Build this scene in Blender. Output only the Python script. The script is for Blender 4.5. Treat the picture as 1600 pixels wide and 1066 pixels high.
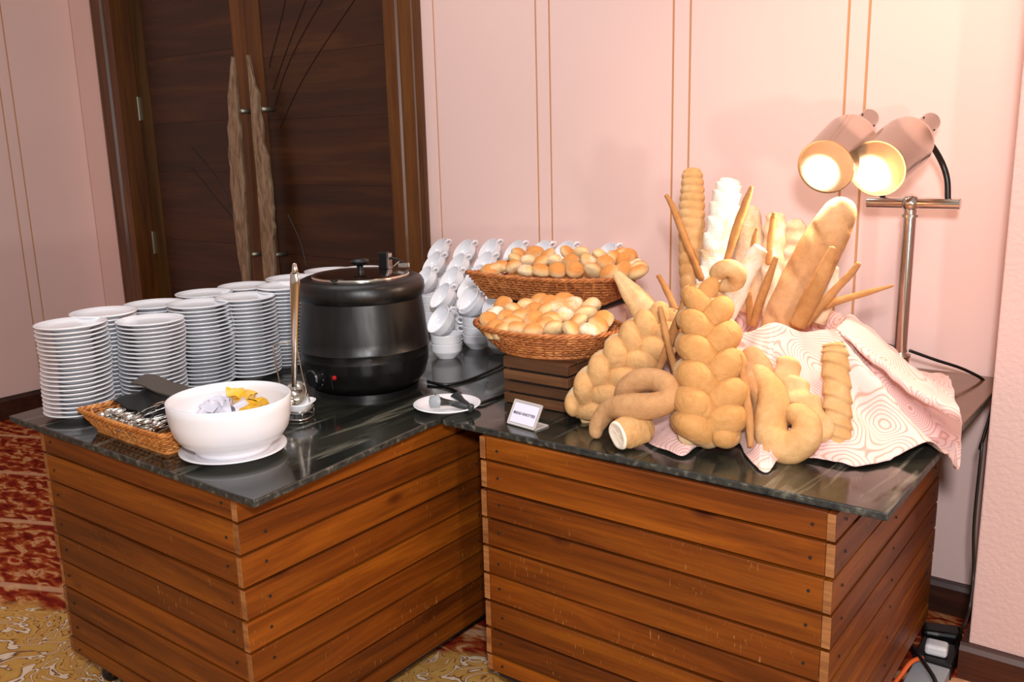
import bpy, bmesh, math, random
from mathutils import Vector, Matrix, noise
random.seed(7)
PI = math.pi
sc = bpy.context.scene
COL = sc.collection
for o in list(bpy.data.objects): bpy.data.objects.remove(o)

# ------------------------------------------------------------------ camera
cam_data = bpy.data.cameras.new('camera'); cam = bpy.data.objects.new('camera', cam_data); COL.objects.link(cam)
cam_data.sensor_width = 36.0; cam_data.lens = 31.766; cam_data.clip_start = 0.05
_r = Vector((0.7995, 0.6001, -0.0246)); _u = Vector((-0.1106, 0.1875, 0.976)); _f = Vector((-0.5904, 0.7776, -0.2163))
_m = Matrix((( _r.x, _u.x, -_f.x), (_r.y, _u.y, -_f.y), (_r.z, _u.z, -_f.z)))
cam.matrix_world = Matrix.Translation((0, 0, 1.4062)) @ _m.to_4x4()
sc.camera = cam
# ------------------------------------------------------------------ exposure, world
sc.view_settings.view_transform = 'Standard'; sc.view_settings.look = 'None'
sc.view_settings.gamma = 1; sc.view_settings.exposure = 0.0
sc.view_settings.use_curve_mapping = False
wd = bpy.data.worlds.new('room_light'); sc.world = wd; wd.use_nodes = True
wd.node_tree.nodes['Background'].inputs[0].default_value = (1.0, 0.86, 0.76, 1)
wd.node_tree.nodes['Background'].inputs[1].default_value = 0.42
def area(name, loc, target, size, power, color, sy=None):
    l = bpy.data.lights.new(name, 'AREA'); l.size = size; l.energy = power; l.color = color
    if sy: l.shape = 'RECTANGLE'; l.size_y = sy
    o = bpy.data.objects.new(name, l); COL.objects.link(o); o.location = loc
    o.rotation_euler = (Vector(target) - Vector(loc)).to_track_quat('-Z', 'Y').to_euler()
    return o
area('key_light', (0.08, -0.05, 1.70), (-1.3, 1.9, 0.7), 0.14, 46, (0.98, 0.97, 1.0))
area('side_light', (1.15, 0.0, 1.05), (-1.4, 1.5, 0.6), 0.14, 20, (1.0, 0.92, 0.84))
area('ceiling_light', (-2.0, 1.25, 3.1), (-2.0, 1.5, 0.0), 1.6, 22, (0.96, 0.96, 1.0))
_s = bpy.data.lights.new('added_warm_wall_fill', 'SPOT'); _s.energy = 105; _s.color = (1.0, 0.64, 0.42); _s.spot_size = math.radians(95); _s.spot_blend = 1.0; _s.shadow_soft_size = 0.12  # unseen spot, added to turn the wall around the heat lamp peach-orange
_o = bpy.data.objects.new('added_warm_wall_fill', _s); COL.objects.link(_o); _o.location = (-0.25, 1.75, 2.75); _o.rotation_euler = (Vector((-0.55, 2.6, 1.0)) - Vector((-0.25, 1.75, 2.75))).to_track_quat('-Z', 'Y').to_euler()

# ------------------------------------------------------------------ materials
def new_mat(name):
    m = bpy.data.materials.new(name); m.use_nodes = True
    nt = m.node_tree; return m, nt, nt.nodes['Principled BSDF']
def rgb(r, g, b):
    def c(v):
        v /= 255.0
        return v / 12.92 if v <= 0.04045 else ((v + 0.055) / 1.055) ** 2.4
    return (c(r), c(g), c(b), 1)
def setp(b, col=None, rough=None, metal=None, spec=None, coat=None, trans=None, ior=None, sss=None):
    if col: b.inputs['Base Color'].default_value = col
    if rough is not None: b.inputs['Roughness'].default_value = rough
    if metal is not None: b.inputs['Metallic'].default_value = metal
    if spec is not None: b.inputs['Specular IOR Level'].default_value = spec
    if coat is not None: b.inputs['Coat Weight'].default_value = coat; b.inputs['Coat Roughness'].default_value = 0.15
    if trans is not None: b.inputs['Transmission Weight'].default_value = trans
    if ior is not None: b.inputs['IOR'].default_value = ior
    if sss is not None:
        b.inputs['Subsurface Weight'].default_value = sss; b.inputs['Subsurface Radius'].default_value = (0.02, 0.012, 0.006); b.inputs['Subsurface Scale'].default_value = 0.3
def plain(name, col, rough=0.5, **k):
    m, nt, b = new_mat(name); setp(b, col, rough, **k); return m
def N(nt, typ, **k):
    n = nt.nodes.new(typ)
    for a, v in k.items():
        if a in n.inputs: n.inputs[a].default_value = v
        else: setattr(n, a, v)
    return n
def ramp(nt, src, stops):
    r = nt.nodes.new('ShaderNodeValToRGB'); e = r.color_ramp.elements
    e[0].position, e[0].color = stops[0]; e[1].position, e[1].color = stops[-1]
    for p, c in stops[1:-1]:
        x = e.new(p); x.color = c
    nt.links.new(src, r.inputs[0]); return r.outputs[0]
def mapping(nt, coord='Object', scale=(1, 1, 1), rot=(0, 0, 0), loc=(0, 0, 0), island=0.0):
    tc = nt.nodes.new('ShaderNodeTexCoord'); mp = nt.nodes.new('ShaderNodeMapping')
    mp.inputs['Scale'].default_value = scale; mp.inputs['Rotation'].default_value = rot; mp.inputs['Location'].default_value = loc
    src = tc.outputs[coord]
    if island:
        oi = nt.nodes.new('ShaderNodeObjectInfo'); ml = nt.nodes.new('ShaderNodeVectorMath'); ml.operation = 'MULTIPLY_ADD'
        cx = nt.nodes.new('ShaderNodeCombineXYZ')
        for i in range(3): nt.links.new(oi.outputs['Random'], cx.inputs[i])
        ml.inputs[1].default_value = (island, island, island)
        nt.links.new(cx.outputs[0], ml.inputs[0]); nt.links.new(src, ml.inputs[2]); src = ml.outputs[0]
    nt.links.new(src, mp.inputs[0]); return mp.outputs[0]
def bump(nt, b, h, strength=0.3, dist=0.01):
    n = nt.nodes.new('ShaderNodeBump'); n.inputs['Strength'].default_value = strength; n.inputs['Distance'].default_value = dist
    nt.links.new(h, n.inputs['Height']); nt.links.new(n.outputs[0], b.inputs['Normal']); return n
def mix(nt, fac, a, b_, mode='MIX'):
    m = nt.nodes.new('ShaderNodeMix'); m.data_type = 'RGBA'; m.blend_type = mode
    for s, v in ((0, fac), (6, a), (7, b_)):
        if hasattr(v, 'is_linked') or isinstance(v, bpy.types.NodeSocket): nt.links.new(v, m.inputs[s])
        else: m.inputs[s].default_value = v
    return m.outputs[2]

def wall_mat(name, col, bscale=380, bs=0.12):
    m, nt, b = new_mat(name); setp(b, col, 0.75)
    v = mapping(nt); n = N(nt, 'ShaderNodeTexNoise', Scale=bscale * 0.25, Detail=4); nt.links.new(v, n.inputs['Vector'])
    n2 = N(nt, 'ShaderNodeTexNoise', Scale=1.6, Detail=3); nt.links.new(v, n2.inputs['Vector'])
    c = ramp(nt, n2.outputs[0], [(0.3, tuple(x * 0.95 for x in col[:3]) + (1,)), (0.7, col)])
    nt.links.new(c, b.inputs['Base Color']); bump(nt, b, n.outputs[0], bs, 0.004); return m
M_wall = wall_mat('pink_wall_covering', rgb(238, 204, 196), 200, 0.06)
M_pil = wall_mat('textured_pink_paint', rgb(212, 180, 174), 330, 0.6)
M_groove = plain('tan_groove', rgb(196, 146, 98), 0.6)
M_under = plain('grey_lower_wall', rgb(190, 178, 166), 0.8)

def wood(name, c1, c2, c3, axis=0, rough=0.35, scale=1.0, coat=0.0, knots=False, scr=False, specv=0.5):
    m, nt, b = new_mat(name); setp(b, None, rough, coat=coat, spec=specv)
    s = [9 * scale] * 3; s[axis] = 0.75 * scale
    v = mapping(nt, scale=tuple(s), island=37.0)
    n = N(nt, 'ShaderNodeTexNoise', Scale=1.5, Detail=8, Roughness=0.62, Distortion=0.9); nt.links.new(v, n.inputs['Vector'])
    s2 = [60 * scale] * 3; s2[axis] = 2.2 * scale
    v2 = mapping(nt, scale=tuple(s2), island=11.0)
    n2 = N(nt, 'ShaderNodeTexNoise', Scale=2.0, Detail=4, Roughness=0.6); nt.links.new(v2, n2.inputs['Vector'])
    c = ramp(nt, n.outputs[0], [(0.28, c1), (0.5, c2), (0.74, c3)])
    f_ = ramp(nt, n2.outputs[0], [(0.3, (0.72, 0.72, 0.72, 1)), (0.62, (1.05, 1.05, 1.05, 1))])
    c = mix(nt, 1.0, c, f_, 'MULTIPLY')
    oi = nt.nodes.new('ShaderNodeObjectInfo')
    t_ = ramp(nt, oi.outputs['Random'], [(0.0, (0.78, 0.76, 0.74, 1)), (1.0, (1.12, 1.12, 1.1, 1))])
    c = mix(nt, 1.0, c, t_, 'MULTIPLY')
    if knots:
        s3 = [7.0] * 3; s3[axis] = 3.2
        v3 = mapping(nt, scale=tuple(s3), island=23.0)
        vo = N(nt, 'ShaderNodeTexVoronoi', Scale=1.0); nt.links.new(v3, vo.inputs['Vector'])
        k = ramp(nt, vo.outputs['Distance'], [(0.04, (0.22, 0.14, 0.08, 1)), (0.085, (0.6, 0.5, 0.42, 1)), (0.13, (1, 1, 1, 1))])
        c = mix(nt, 0.9, c, k, 'MULTIPLY')
    if scr:
        s4 = [300.0] * 3; s4[2] = 40.0
        v4 = mapping(nt, scale=tuple(s4), island=5.0)
        n4 = N(nt, 'ShaderNodeTexNoise', Scale=1.0, Detail=2); nt.links.new(v4, n4.inputs['Vector'])
        v5 = mapping(nt, scale=(4, 4, 6), island=3.0)
        n5 = N(nt, 'ShaderNodeTexNoise', Scale=1.5, Detail=2); nt.links.new(v5, n5.inputs['Vector'])
        k4 = ramp(nt, n4.outputs[0], [(0.66, (0, 0, 0, 1)), (0.72, (1, 1, 1, 1))])
        k5 = ramp(nt, n5.outputs[0], [(0.52, (0, 0, 0, 1)), (0.68, (0.5, 0.5, 0.5, 1))])
        k = mix(nt, 1.0, k4, k5, 'MULTIPLY')
        c = mix(nt, k, c, rgb(205, 160, 100))
    nt.links.new(c, b.inputs['Base Color'])
    bump(nt, b, n2.outputs[0], 0.12, 0.003)
    return m
BW = (rgb(70, 28, 3), rgb(116, 56, 7), rgb(150, 82, 15))
M_board_x = wood('stained_pine_board', *BW, axis=0, rough=0.45, knots=True, scr=True, specv=0.35)
M_board_y = wood('stained_pine_side_board', *BW, axis=1, rough=0.45, knots=True, scr=True, specv=0.35)
M_endgrain = wood('sawn_end_grain', rgb(110, 62, 26), rgb(150, 96, 48), rgb(176, 122, 70), axis=0, rough=0.7, scale=3.0)
M_core = plain('dark_carcass', rgb(22, 13, 8), 0.9)
M_door_h = wood('dark_teak_door', rgb(40, 18, 4), rgb(62, 30, 8), rgb(86, 50, 14), axis=0, rough=0.4, scale=0.7)
M_frame = wood('teak_door_frame', rgb(64, 32, 6), rgb(98, 54, 13), rgb(122, 76, 22), axis=2, rough=0.38, scale=0.9)
M_stile = wood('olive_teak_stile', rgb(58, 36, 10), rgb(80, 52, 16), rgb(96, 66, 26), axis=2, rough=0.4, scale=0.9)
M_base = wood('dark_brown_skirting', rgb(44, 20, 12), rgb(66, 32, 20), rgb(84, 46, 28), axis=0, rough=0.45)
M_crate = wood('walnut_crate_slat', rgb(62, 36, 18), rgb(94, 58, 30), rgb(118, 78, 46), axis=0, rough=0.6)
M_inlay = plain('dark_inlay_groove', rgb(28, 8, 4), 0.5)

def marble(name='dark_green_marble', tint=None):
    m, nt, b = new_mat(name); setp(b, None, 0.16, spec=0.6)
    v = mapping(nt, scale=(1.0, 0.22, 1.0), rot=(0, 0, 0.55), island=9.0)
    n = N(nt, 'ShaderNodeTexNoise', Scale=5.0, Detail=7, Roughness=0.6, Distortion=0.7); nt.links.new(v, n.inputs['Vector'])
    c = ramp(nt, n.outputs[0], [(0.25, rgb(10, 11, 10)), (0.46, rgb(24, 26, 23)), (0.56, rgb(44, 45, 38)), (0.64, rgb(28, 29, 25)), (0.8, rgb(78, 76, 64))])
    v2 = mapping(nt, scale=(1.0, 0.10, 1.0), rot=(0, 0, 0.5), island=4.0)
    n2 = N(nt, 'ShaderNodeTexNoise', Scale=22.0, Detail=3, Roughness=0.5, Distortion=0.4); nt.links.new(v2, n2.inputs['Vector'])
    k = ramp(nt, n2.outputs[0], [(0.60, (0, 0, 0, 1)), (0.66, (0.5, 0.5, 0.5, 1)), (0.72, (0, 0, 0, 1))])
    c = mix(nt, k, c, rgb(124, 122, 108))
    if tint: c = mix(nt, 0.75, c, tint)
    n3 = N(nt, 'ShaderNodeTexNoise', Scale=40.0, Detail=4); nt.links.new(mapping(nt), n3.inputs['Vector'])
    r_ = ramp(nt, n3.outputs[0], [(0.3, (0.07, 0.07, 0.07, 1)), (0.7, (0.17, 0.17, 0.17, 1))])
    nt.links.new(r_, b.inputs['Roughness']); nt.links.new(c, b.inputs['Base Color']); return m
M_marble = marble(); M_marble_lit = marble('brown_lit_marble', rgb(112, 78, 58))  # brown tint paints the warm peach reflection into the rear slab's colour
def rock_edge():
    m, nt, b = new_mat('rough_marble_edge'); setp(b, None, 0.55)
    n = N(nt, 'ShaderNodeTexNoise', Scale=55.0, Detail=5); nt.links.new(mapping(nt), n.inputs['Vector'])
    c = ramp(nt, n.outputs[0], [(0.3, rgb(20, 22, 22)), (0.55, rgb(48, 50, 46)), (0.75, rgb(110, 106, 92))])
    nt.links.new(c, b.inputs['Base Color']); bump(nt, b, n.outputs[0], 0.6, 0.004); return m
M_edge = rock_edge()

def carpet():
    m, nt, b = new_mat('patterned_carpet'); setp(b, None, 0.95, spec=0.1)
    v = mapping(nt)
    big = N(nt, 'ShaderNodeTexNoise', Scale=0.9, Detail=1, Distortion=0.4); nt.links.new(v, big.inputs['Vector'])
    sx = nt.nodes.new('ShaderNodeSeparateXYZ'); nt.links.new(v, sx.inputs[0])
    ma = nt.nodes.new('ShaderNodeMath'); ma.operation = 'MULTIPLY_ADD'; ma.inputs[1].default_value = 0.95
    nt.links.new(sx.outputs['Y'], ma.inputs[0])
    mb = nt.nodes.new('ShaderNodeMath'); mb.operation = 'MULTIPLY'; mb.inputs[1].default_value = -0.42
    nt.links.new(sx.outputs['X'], mb.inputs[0]); nt.links.new(mb.outputs[0], ma.inputs[2])
    wv = N(nt, 'ShaderNodeTexNoise', Scale=9.0, Detail=3); nt.links.new(v, wv.inputs['Vector'])
    ad = nt.nodes.new('ShaderNodeMath'); ad.operation = 'MULTIPLY_ADD'; ad.inputs[1].default_value = 0.16
    nt.links.new(wv.outputs[0], ad.inputs[0]); nt.links.new(ma.outputs[0], ad.inputs[2])
    band = ramp(nt, ad.outputs[0], [(0.0, (0, 0, 0, 1)), (1.0, (1, 1, 1, 1))])
    band.node.color_ramp.elements[0].position = 0.0
    # absolute distance along the band axis: gold field in front, red field behind
    sub = nt.nodes.new('ShaderNodeMapRange'); sub.inputs['From Min'].default_value = 2.34; sub.inputs['From Max'].default_value = 2.38
    nt.links.new(ad.outputs[0], sub.inputs['Value'])
    n1 = N(nt, 'ShaderNodeTexNoise', Scale=14.0, Detail=4, Distortion=0.6)
    vs = mapping(nt, scale=(1.0, 2.2, 1), rot=(0, 0, -0.35)); nt.links.new(vs, n1.inputs['Vector'])
    red = ramp(nt, n1.outputs[0], [(0.3, rgb(92, 18, 10)), (0.46, rgb(140, 38, 18)), (0.54, rgb(172, 84, 36)), (0.62, rgb(214, 160, 110)), (0.72, rgb(158, 40, 20))])
    n2 = N(nt, 'ShaderNodeTexNoise', Scale=5.5, Detail=2, Distortion=2.6); nt.links.new(v, n2.inputs['Vector'])
    gold = ramp(nt, n2.outputs[0], [(0.30, rgb(206, 158, 84)), (0.375, rgb(206, 150, 76)), (0.39, rgb(92, 34, 22)), (0.405, rgb(238, 212, 184)), (0.44, rgb(238, 208, 176)), (0.455, rgb(92, 34, 22)), (0.47, rgb(204, 148, 72)), (0.56, rgb(214, 166, 92)), (0.57, rgb(104, 40, 24)), (0.59, rgb(212, 160, 88)), (0.66, rgb(198, 140, 66)), (0.675, rgb(240, 214, 186)), (0.70, rgb(110, 44, 28)), (0.72, rgb(206, 150, 78))])
    c = mix(nt, sub.outputs[0], gold, red)
    # pale border lines and a broad cream patch in the red field
    wl = nt.nodes.new('ShaderNodeMapRange'); wl.inputs['From Min'].default_value = 2.95; wl.inputs['From Max'].default_value = 2.96
    f1 = nt.nodes.new('ShaderNodeMath'); f1.operation = 'PINGPONG'; f1.inputs[1].default_value = 0.24; nt.links.new(ma.outputs[0], f1.inputs[0])
    ln = ramp(nt, f1.outputs[0], [(0.0, (0.75, 0.75, 0.75, 1)), (0.012, (0.75, 0.75, 0.75, 1)), (0.02, (0, 0, 0, 1)), (1, (0, 0, 0, 1))])
    lm = mix(nt, 1.0, ln, sub.outputs[0], 'MULTIPLY')
    c = mix(nt, lm, c, rgb(222, 170, 130))
    f_ = N(nt, 'ShaderNodeTexNoise', Scale=420.0, Detail=2); nt.links.new(v, f_.inputs['Vector'])
    ff = ramp(nt, f_.outputs[0], [(0.3, (0.7, 0.7, 0.7, 1)), (0.7, (1.08, 1.08, 1.08, 1))])
    c = mix(nt, 1.0, c, ff, 'MULTIPLY')
    nt.links.new(c, b.inputs['Base Color']); bump(nt, b, f_.outputs[0], 0.5, 0.004); return m
M_carpet = carpet()

M_china = plain('white_china', rgb(242, 243, 247), 0.12, coat=0.3)
M_bowl = plain('white_bowl_china', rgb(228, 226, 230), 0.25, coat=0.2)
M_chrome = plain('chrome', rgb(222, 216, 208), 0.16, metal=1.0)
M_brushed = plain('brushed_steel', rgb(206, 190, 176), 0.19, metal=1.0)
M_brass = plain('dull_steel_hinge', rgb(150, 146, 128), 0.4, metal=0.9)
M_black = plain('black_plastic', rgb(14, 14, 15), 0.35)
M_cable = plain('black_cable', rgb(12, 11, 11), 0.45)
def kettle_mat():
    m, nt, b = new_mat('black_enamel'); setp(b, rgb(11, 10, 10), 0.36, spec=0.5)
    n = N(nt, 'ShaderNodeTexNoise', Scale=60.0, Detail=4); nt.links.new(mapping(nt, scale=(1, 1, 0.2)), n.inputs['Vector'])
    r_ = ramp(nt, n.outputs[0], [(0.3, (0.30, 0.30, 0.30, 1)), (0.7, (0.44, 0.44, 0.44, 1))]); nt.links.new(r_, b.inputs['Roughness'])
    return m
M_kettle = kettle_mat()
M_lid = plain('glossy_dark_lid', rgb(30, 14, 8), 0.12, coat=0.6)
M_red = plain('red_indicator', rgb(170, 20, 24), 0.3)
def handle_mat():
    m, nt, b = new_mat('weathered_metal_handle'); setp(b, None, 0.42, metal=0.35)
    n = N(nt, 'ShaderNodeTexNoise', Scale=14.0, Detail=5, Distortion=1.0); nt.links.new(mapping(nt, scale=(3, 3, 0.8)), n.inputs['Vector'])
    c = ramp(nt, n.outputs[0], [(0.3, rgb(112, 88, 62)), (0.5, rgb(148, 124, 98)), (0.75, rgb(176, 158, 134))])
    nt.links.new(c, b.inputs['Base Color']); return m
M_handle = handle_mat()
def wicker(name, a, b1, c1):
    m, nt, b = new_mat(name); setp(b, None, 0.5, spec=0.4)
    n = N(nt, 'ShaderNodeTexNoise', Scale=45.0, Detail=4); nt.links.new(mapping(nt, island=5.0), n.inputs['Vector'])
    c = ramp(nt, n.outputs[0], [(0.3, a), (0.55, b1), (0.78, c1)]); nt.links.new(c, b.inputs['Base Color']); return m
M_wicker = wicker('brown_wicker', rgb(140, 76, 36), rgb(184, 112, 58), rgb(216, 150, 88))
M_wicker2 = wicker('honey_wicker', rgb(160, 90, 36), rgb(200, 128, 62), rgb(226, 164, 96))

def bread(name, lo, mid, hi, flour=None, fl=0.6, top=None):
    m, nt, b = new_mat(name); setp(b, None, 0.72, spec=0.2, sss=0.12)
    v = mapping(nt, island=13.0)
    n = N(nt, 'ShaderNodeTexNoise', Scale=9.0, Detail=5, Roughness=0.6); nt.links.new(v, n.inputs['Vector'])
    c = ramp(nt, n.outputs[0], [(0.3, lo), (0.5, mid), (0.72, hi)])
    if top:
        tc = nt.nodes.new('ShaderNodeTexCoord'); sp = nt.nodes.new('ShaderNodeSeparateXYZ'); nt.links.new(tc.outputs['Object'], sp.inputs[0])
        ad = nt.nodes.new('ShaderNodeMath'); ad.operation = 'MULTIPLY_ADD'; ad.inputs[1].default_value = 0.02
        nt.links.new(n.outputs[0], ad.inputs[0]); nt.links.new(sp.outputs['Z'], ad.inputs[2])
        k = nt.nodes.new('ShaderNodeMapRange'); k.inputs['From Min'].default_value = 0.008; k.inputs['From Max'].default_value = 0.024
        nt.links.new(ad.outputs[0], k.inputs['Value']); c = mix(nt, k.outputs[0], c, top)
    n2 = N(nt, 'ShaderNodeTexNoise', Scale=70.0, Detail=4, Roughness=0.65); nt.links.new(v, n2.inputs['Vector'])
    k2 = ramp(nt, n2.outputs[0], [(0.3, (0.88, 0.86, 0.82, 1)), (0.7, (1.04, 1.04, 1.04, 1))])
    c = mix(nt, 1.0, c, k2, 'MULTIPLY')
    if flour:
        n3 = N(nt, 'ShaderNodeTexNoise', Scale=16.0, Detail=6, Roughness=0.7); nt.links.new(v, n3.inputs['Vector'])
        k3 = ramp(nt, n3.outputs[0], [(fl - 0.1, (0, 0, 0, 1)), (fl + 0.06, (1, 1, 1, 1))])
        c = mix(nt, k3, c, flour)
    nt.links.new(c, b.inputs['Base Color'])
    n9 = N(nt, 'ShaderNodeTexNoise', Scale=26.0, Detail=6, Roughness=0.7, Distortion=1.4); nt.links.new(v, n9.inputs['Vector'])
    bump(nt, b, n9.outputs[0], 0.5, 0.007); return m
M_bread = bread('golden_crust', rgb(192, 143, 88), rgb(205, 161, 109), rgb(214, 178, 133))
M_bread2 = bread('pale_golden_crust', rgb(200, 156, 104), rgb(212, 173, 125), rgb(220, 190, 151))
M_bread3 = bread('tan_crust', rgb(178, 129, 84), rgb(192, 147, 102), rgb(203, 164, 125))
M_flour = bread('floured_crust', rgb(206, 166, 120), rgb(222, 192, 156), rgb(232, 214, 190), rgb(236, 226, 214), 0.46)
M_pale = bread('pale_crust', rgb(214, 180, 141), rgb(221, 194, 162), rgb(224, 204, 182), rgb(226, 214, 203), 0.62)
M_stick = bread('brown_breadstick_crust', rgb(152, 100, 55), rgb(175, 123, 73), rgb(192, 143, 95))
M_crumb = plain('white_crumb', rgb(240, 226, 204), 0.9)
M_bun = bread('bun_crust', rgb(229, 194, 140), rgb(234, 205, 156), rgb(238, 215, 172), top=rgb(212, 145, 79))
M_bun2 = bread('floury_bun_crust', rgb(229, 194, 140), rgb(234, 205, 156), rgb(238, 215, 172), rgb(238, 226, 207), 0.56, top=rgb(225, 173, 111))

def braid_mat(name, lo, hi):
    m, nt, b = new_mat(name); setp(b, None, 0.72, spec=0.2, sss=0.10)
    v = mapping(nt, island=13.0)
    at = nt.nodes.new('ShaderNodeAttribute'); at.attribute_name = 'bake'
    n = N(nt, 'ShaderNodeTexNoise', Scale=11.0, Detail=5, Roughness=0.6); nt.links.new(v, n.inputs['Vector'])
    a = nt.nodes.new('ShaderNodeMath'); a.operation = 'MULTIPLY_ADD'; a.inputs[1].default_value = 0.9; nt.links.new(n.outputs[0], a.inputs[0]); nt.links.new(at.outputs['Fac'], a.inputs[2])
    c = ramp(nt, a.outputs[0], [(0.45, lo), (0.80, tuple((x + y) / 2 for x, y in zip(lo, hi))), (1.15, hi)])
    n2 = N(nt, 'ShaderNodeTexNoise', Scale=70.0, Detail=4, Roughness=0.65); nt.links.new(v, n2.inputs['Vector'])
    k2 = ramp(nt, n2.outputs[0], [(0.3, (0.88, 0.86, 0.82, 1)), (0.7, (1.04, 1.04, 1.04, 1))]); c = mix(nt, 1.0, c, k2, 'MULTIPLY')
    nt.links.new(c, b.inputs['Base Color'])
    n4 = N(nt, 'ShaderNodeTexNoise', Scale=28.0, Detail=5, Distortion=1.2); nt.links.new(v, n4.inputs['Vector'])
    bump(nt, b, n4.outputs[0], 0.7, 0.007); return m
M_braid = braid_mat('golden_braid_crust', rgb(216, 190, 151), rgb(190, 140, 84))
M_braid2 = braid_mat('pale_braid_crust', rgb(218, 196, 162), rgb(200, 156, 104))
def cloth_mat():
    m, nt, b = new_mat('pink_swirl_cloth'); setp(b, None, 0.85, spec=0.15)
    b.inputs['Sheen Weight'].default_value = 0.2
    v = mapping(nt)
    vo = N(nt, 'ShaderNodeTexVoronoi', Scale=9.0); vo.feature = 'SMOOTH_F1'; nt.links.new(v, vo.inputs['Vector'])
    nz = N(nt, 'ShaderNodeTexNoise', Scale=7.0, Detail=1); nt.links.new(v, nz.inputs['Vector'])
    a = nt.nodes.new('ShaderNodeMath'); a.operation = 'MULTIPLY_ADD'; a.inputs[1].default_value = 0.7
    nt.links.new(nz.outputs[0], a.inputs[0]); nt.links.new(vo.outputs['Distance'], a.inputs[2])
    s_ = nt.nodes.new('ShaderNodeMath'); s_.operation = 'MULTIPLY'; s_.inputs[1].default_value = 150.0; nt.links.new(a.outputs[0], s_.inputs[0])
    si = nt.nodes.new('ShaderNodeMath'); si.operation = 'SINE'; nt.links.new(s_.outputs[0], si.inputs[0])
    c = ramp(nt, si.outputs[0], [(0.0, rgb(226, 190, 184)), (0.45, rgb(223, 186, 179)), (0.95, rgb(198, 150, 136))])
    nt.links.new(c, b.inputs['Base Color'])
    f_ = N(nt, 'ShaderNodeTexNoise', Scale=500.0, Detail=2); nt.links.new(v, f_.inputs['Vector']); bump(nt, b, f_.outputs[0], 0.15, 0.002)
    return m
M_cloth = cloth_mat()
M_dark_cloth, _nt, _b = new_mat('dark_brown_napkin'); setp(_b, None, 0.9)
_br = N(_nt, 'ShaderNodeTexBrick', Scale=60.0); _br.inputs['Color1'].default_value = rgb(56, 48, 44); _br.inputs['Color2'].default_value = rgb(50, 42, 38); _br.inputs['Mortar'].default_value = rgb(92, 82, 74); _br.inputs['Mortar Size'].default_value = 0.06
_nt.links.new(mapping(_nt), _br.inputs['Vector']); _nt.links.new(_br.outputs[0], _b.inputs['Base Color'])
M_black_cloth = plain('black_pouch', rgb(12, 12, 14), 0.75)
M_paper = plain('white_paper', rgb(222, 218, 236), 0.8)
M_ink = plain('dark_ink', rgb(30, 28, 40), 0.8)
def acrylic():
    m, nt, b = new_mat('clear_acrylic'); setp(b, rgb(230, 224, 222), 0.08); b.inputs['Alpha'].default_value = 0.38; return m
M_acrylic = acrylic()
M_grey_plastic = plain('grey_plastic', rgb(150, 156, 162), 0.4)
M_clear_edge = plain('pale_acrylic_edge', rgb(196, 190, 186), 0.2)
M_tongs = plain('dark_grey_tongs_plastic', rgb(44, 48, 50), 0.35)
M_orange = plain('orange_cable', rgb(220, 96, 40), 0.5)
M_foil = plain('white_foil_sachet', rgb(204, 202, 214), 0.3, coat=0.3)
M_yellow = plain('yellow_sachet', rgb(240, 184, 48), 0.35, coat=0.2)
M_riser = plain('pale_pink_riser', rgb(236, 200, 188), 0.6)
M_shelf = wood('brown_back_counter', rgb(92, 56, 34), rgb(118, 76, 48), rgb(134, 92, 60), axis=0, rough=0.35)
def emis(name, col, s):
    m, nt, b = new_mat(name); setp(b, col, 0.3); b.inputs['Emission Color'].default_value = col; b.inputs['Emission Strength'].default_value = s; return m
M_bulb = emis('lit_heat_bulb', (1.0, 0.90, 0.80, 1), 16.0)

# ------------------------------------------------------------------ mesh helpers
ROOTLOC = {}
def thing(name, label, cat, loc=(0, 0, 0), group=None):
    o = bpy.data.objects.new(name, None); COL.objects.link(o); o.location = loc; o.empty_display_size = 0.05
    o['label'] = label; o['category'] = cat
    if group: o['group'] = group
    ROOTLOC[o.name] = Vector(loc); return o
def tag(o, label, cat, group=None):
    o['label'] = label; o['category'] = cat
    if group: o['group'] = group
    return o
def link_mesh(name, me, mat, parent=None, smooth=False, kind=None, bevel=None, subsurf=0):
    o = bpy.data.objects.new(name, me); COL.objects.link(o)
    if isinstance(mat, (list, tuple)):
        for m in mat: me.materials.append(m)
    elif mat: me.materials.append(mat)
    if smooth:
        me.polygons.foreach_set('use_smooth', [True] * len(me.polygons))
    if bevel:
        b = bpy.data.objects[o.name].modifiers.new('bevel', 'BEVEL'); b.width = bevel; b.segments = 2; b.limit_method = 'ANGLE'
    if subsurf:
        s = o.modifiers.new('subd', 'SUBSURF'); s.levels = subsurf; s.render_levels = subsurf
    if parent:
        o.parent = parent
        L = ROOTLOC.get(parent.name, Vector((0, 0, 0)))
        if parent.name in ROOTLOC and parent.type == 'EMPTY': o.matrix_parent_inverse = Matrix.Translation(-L)
    if kind: o['kind'] = kind
    return o
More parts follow.
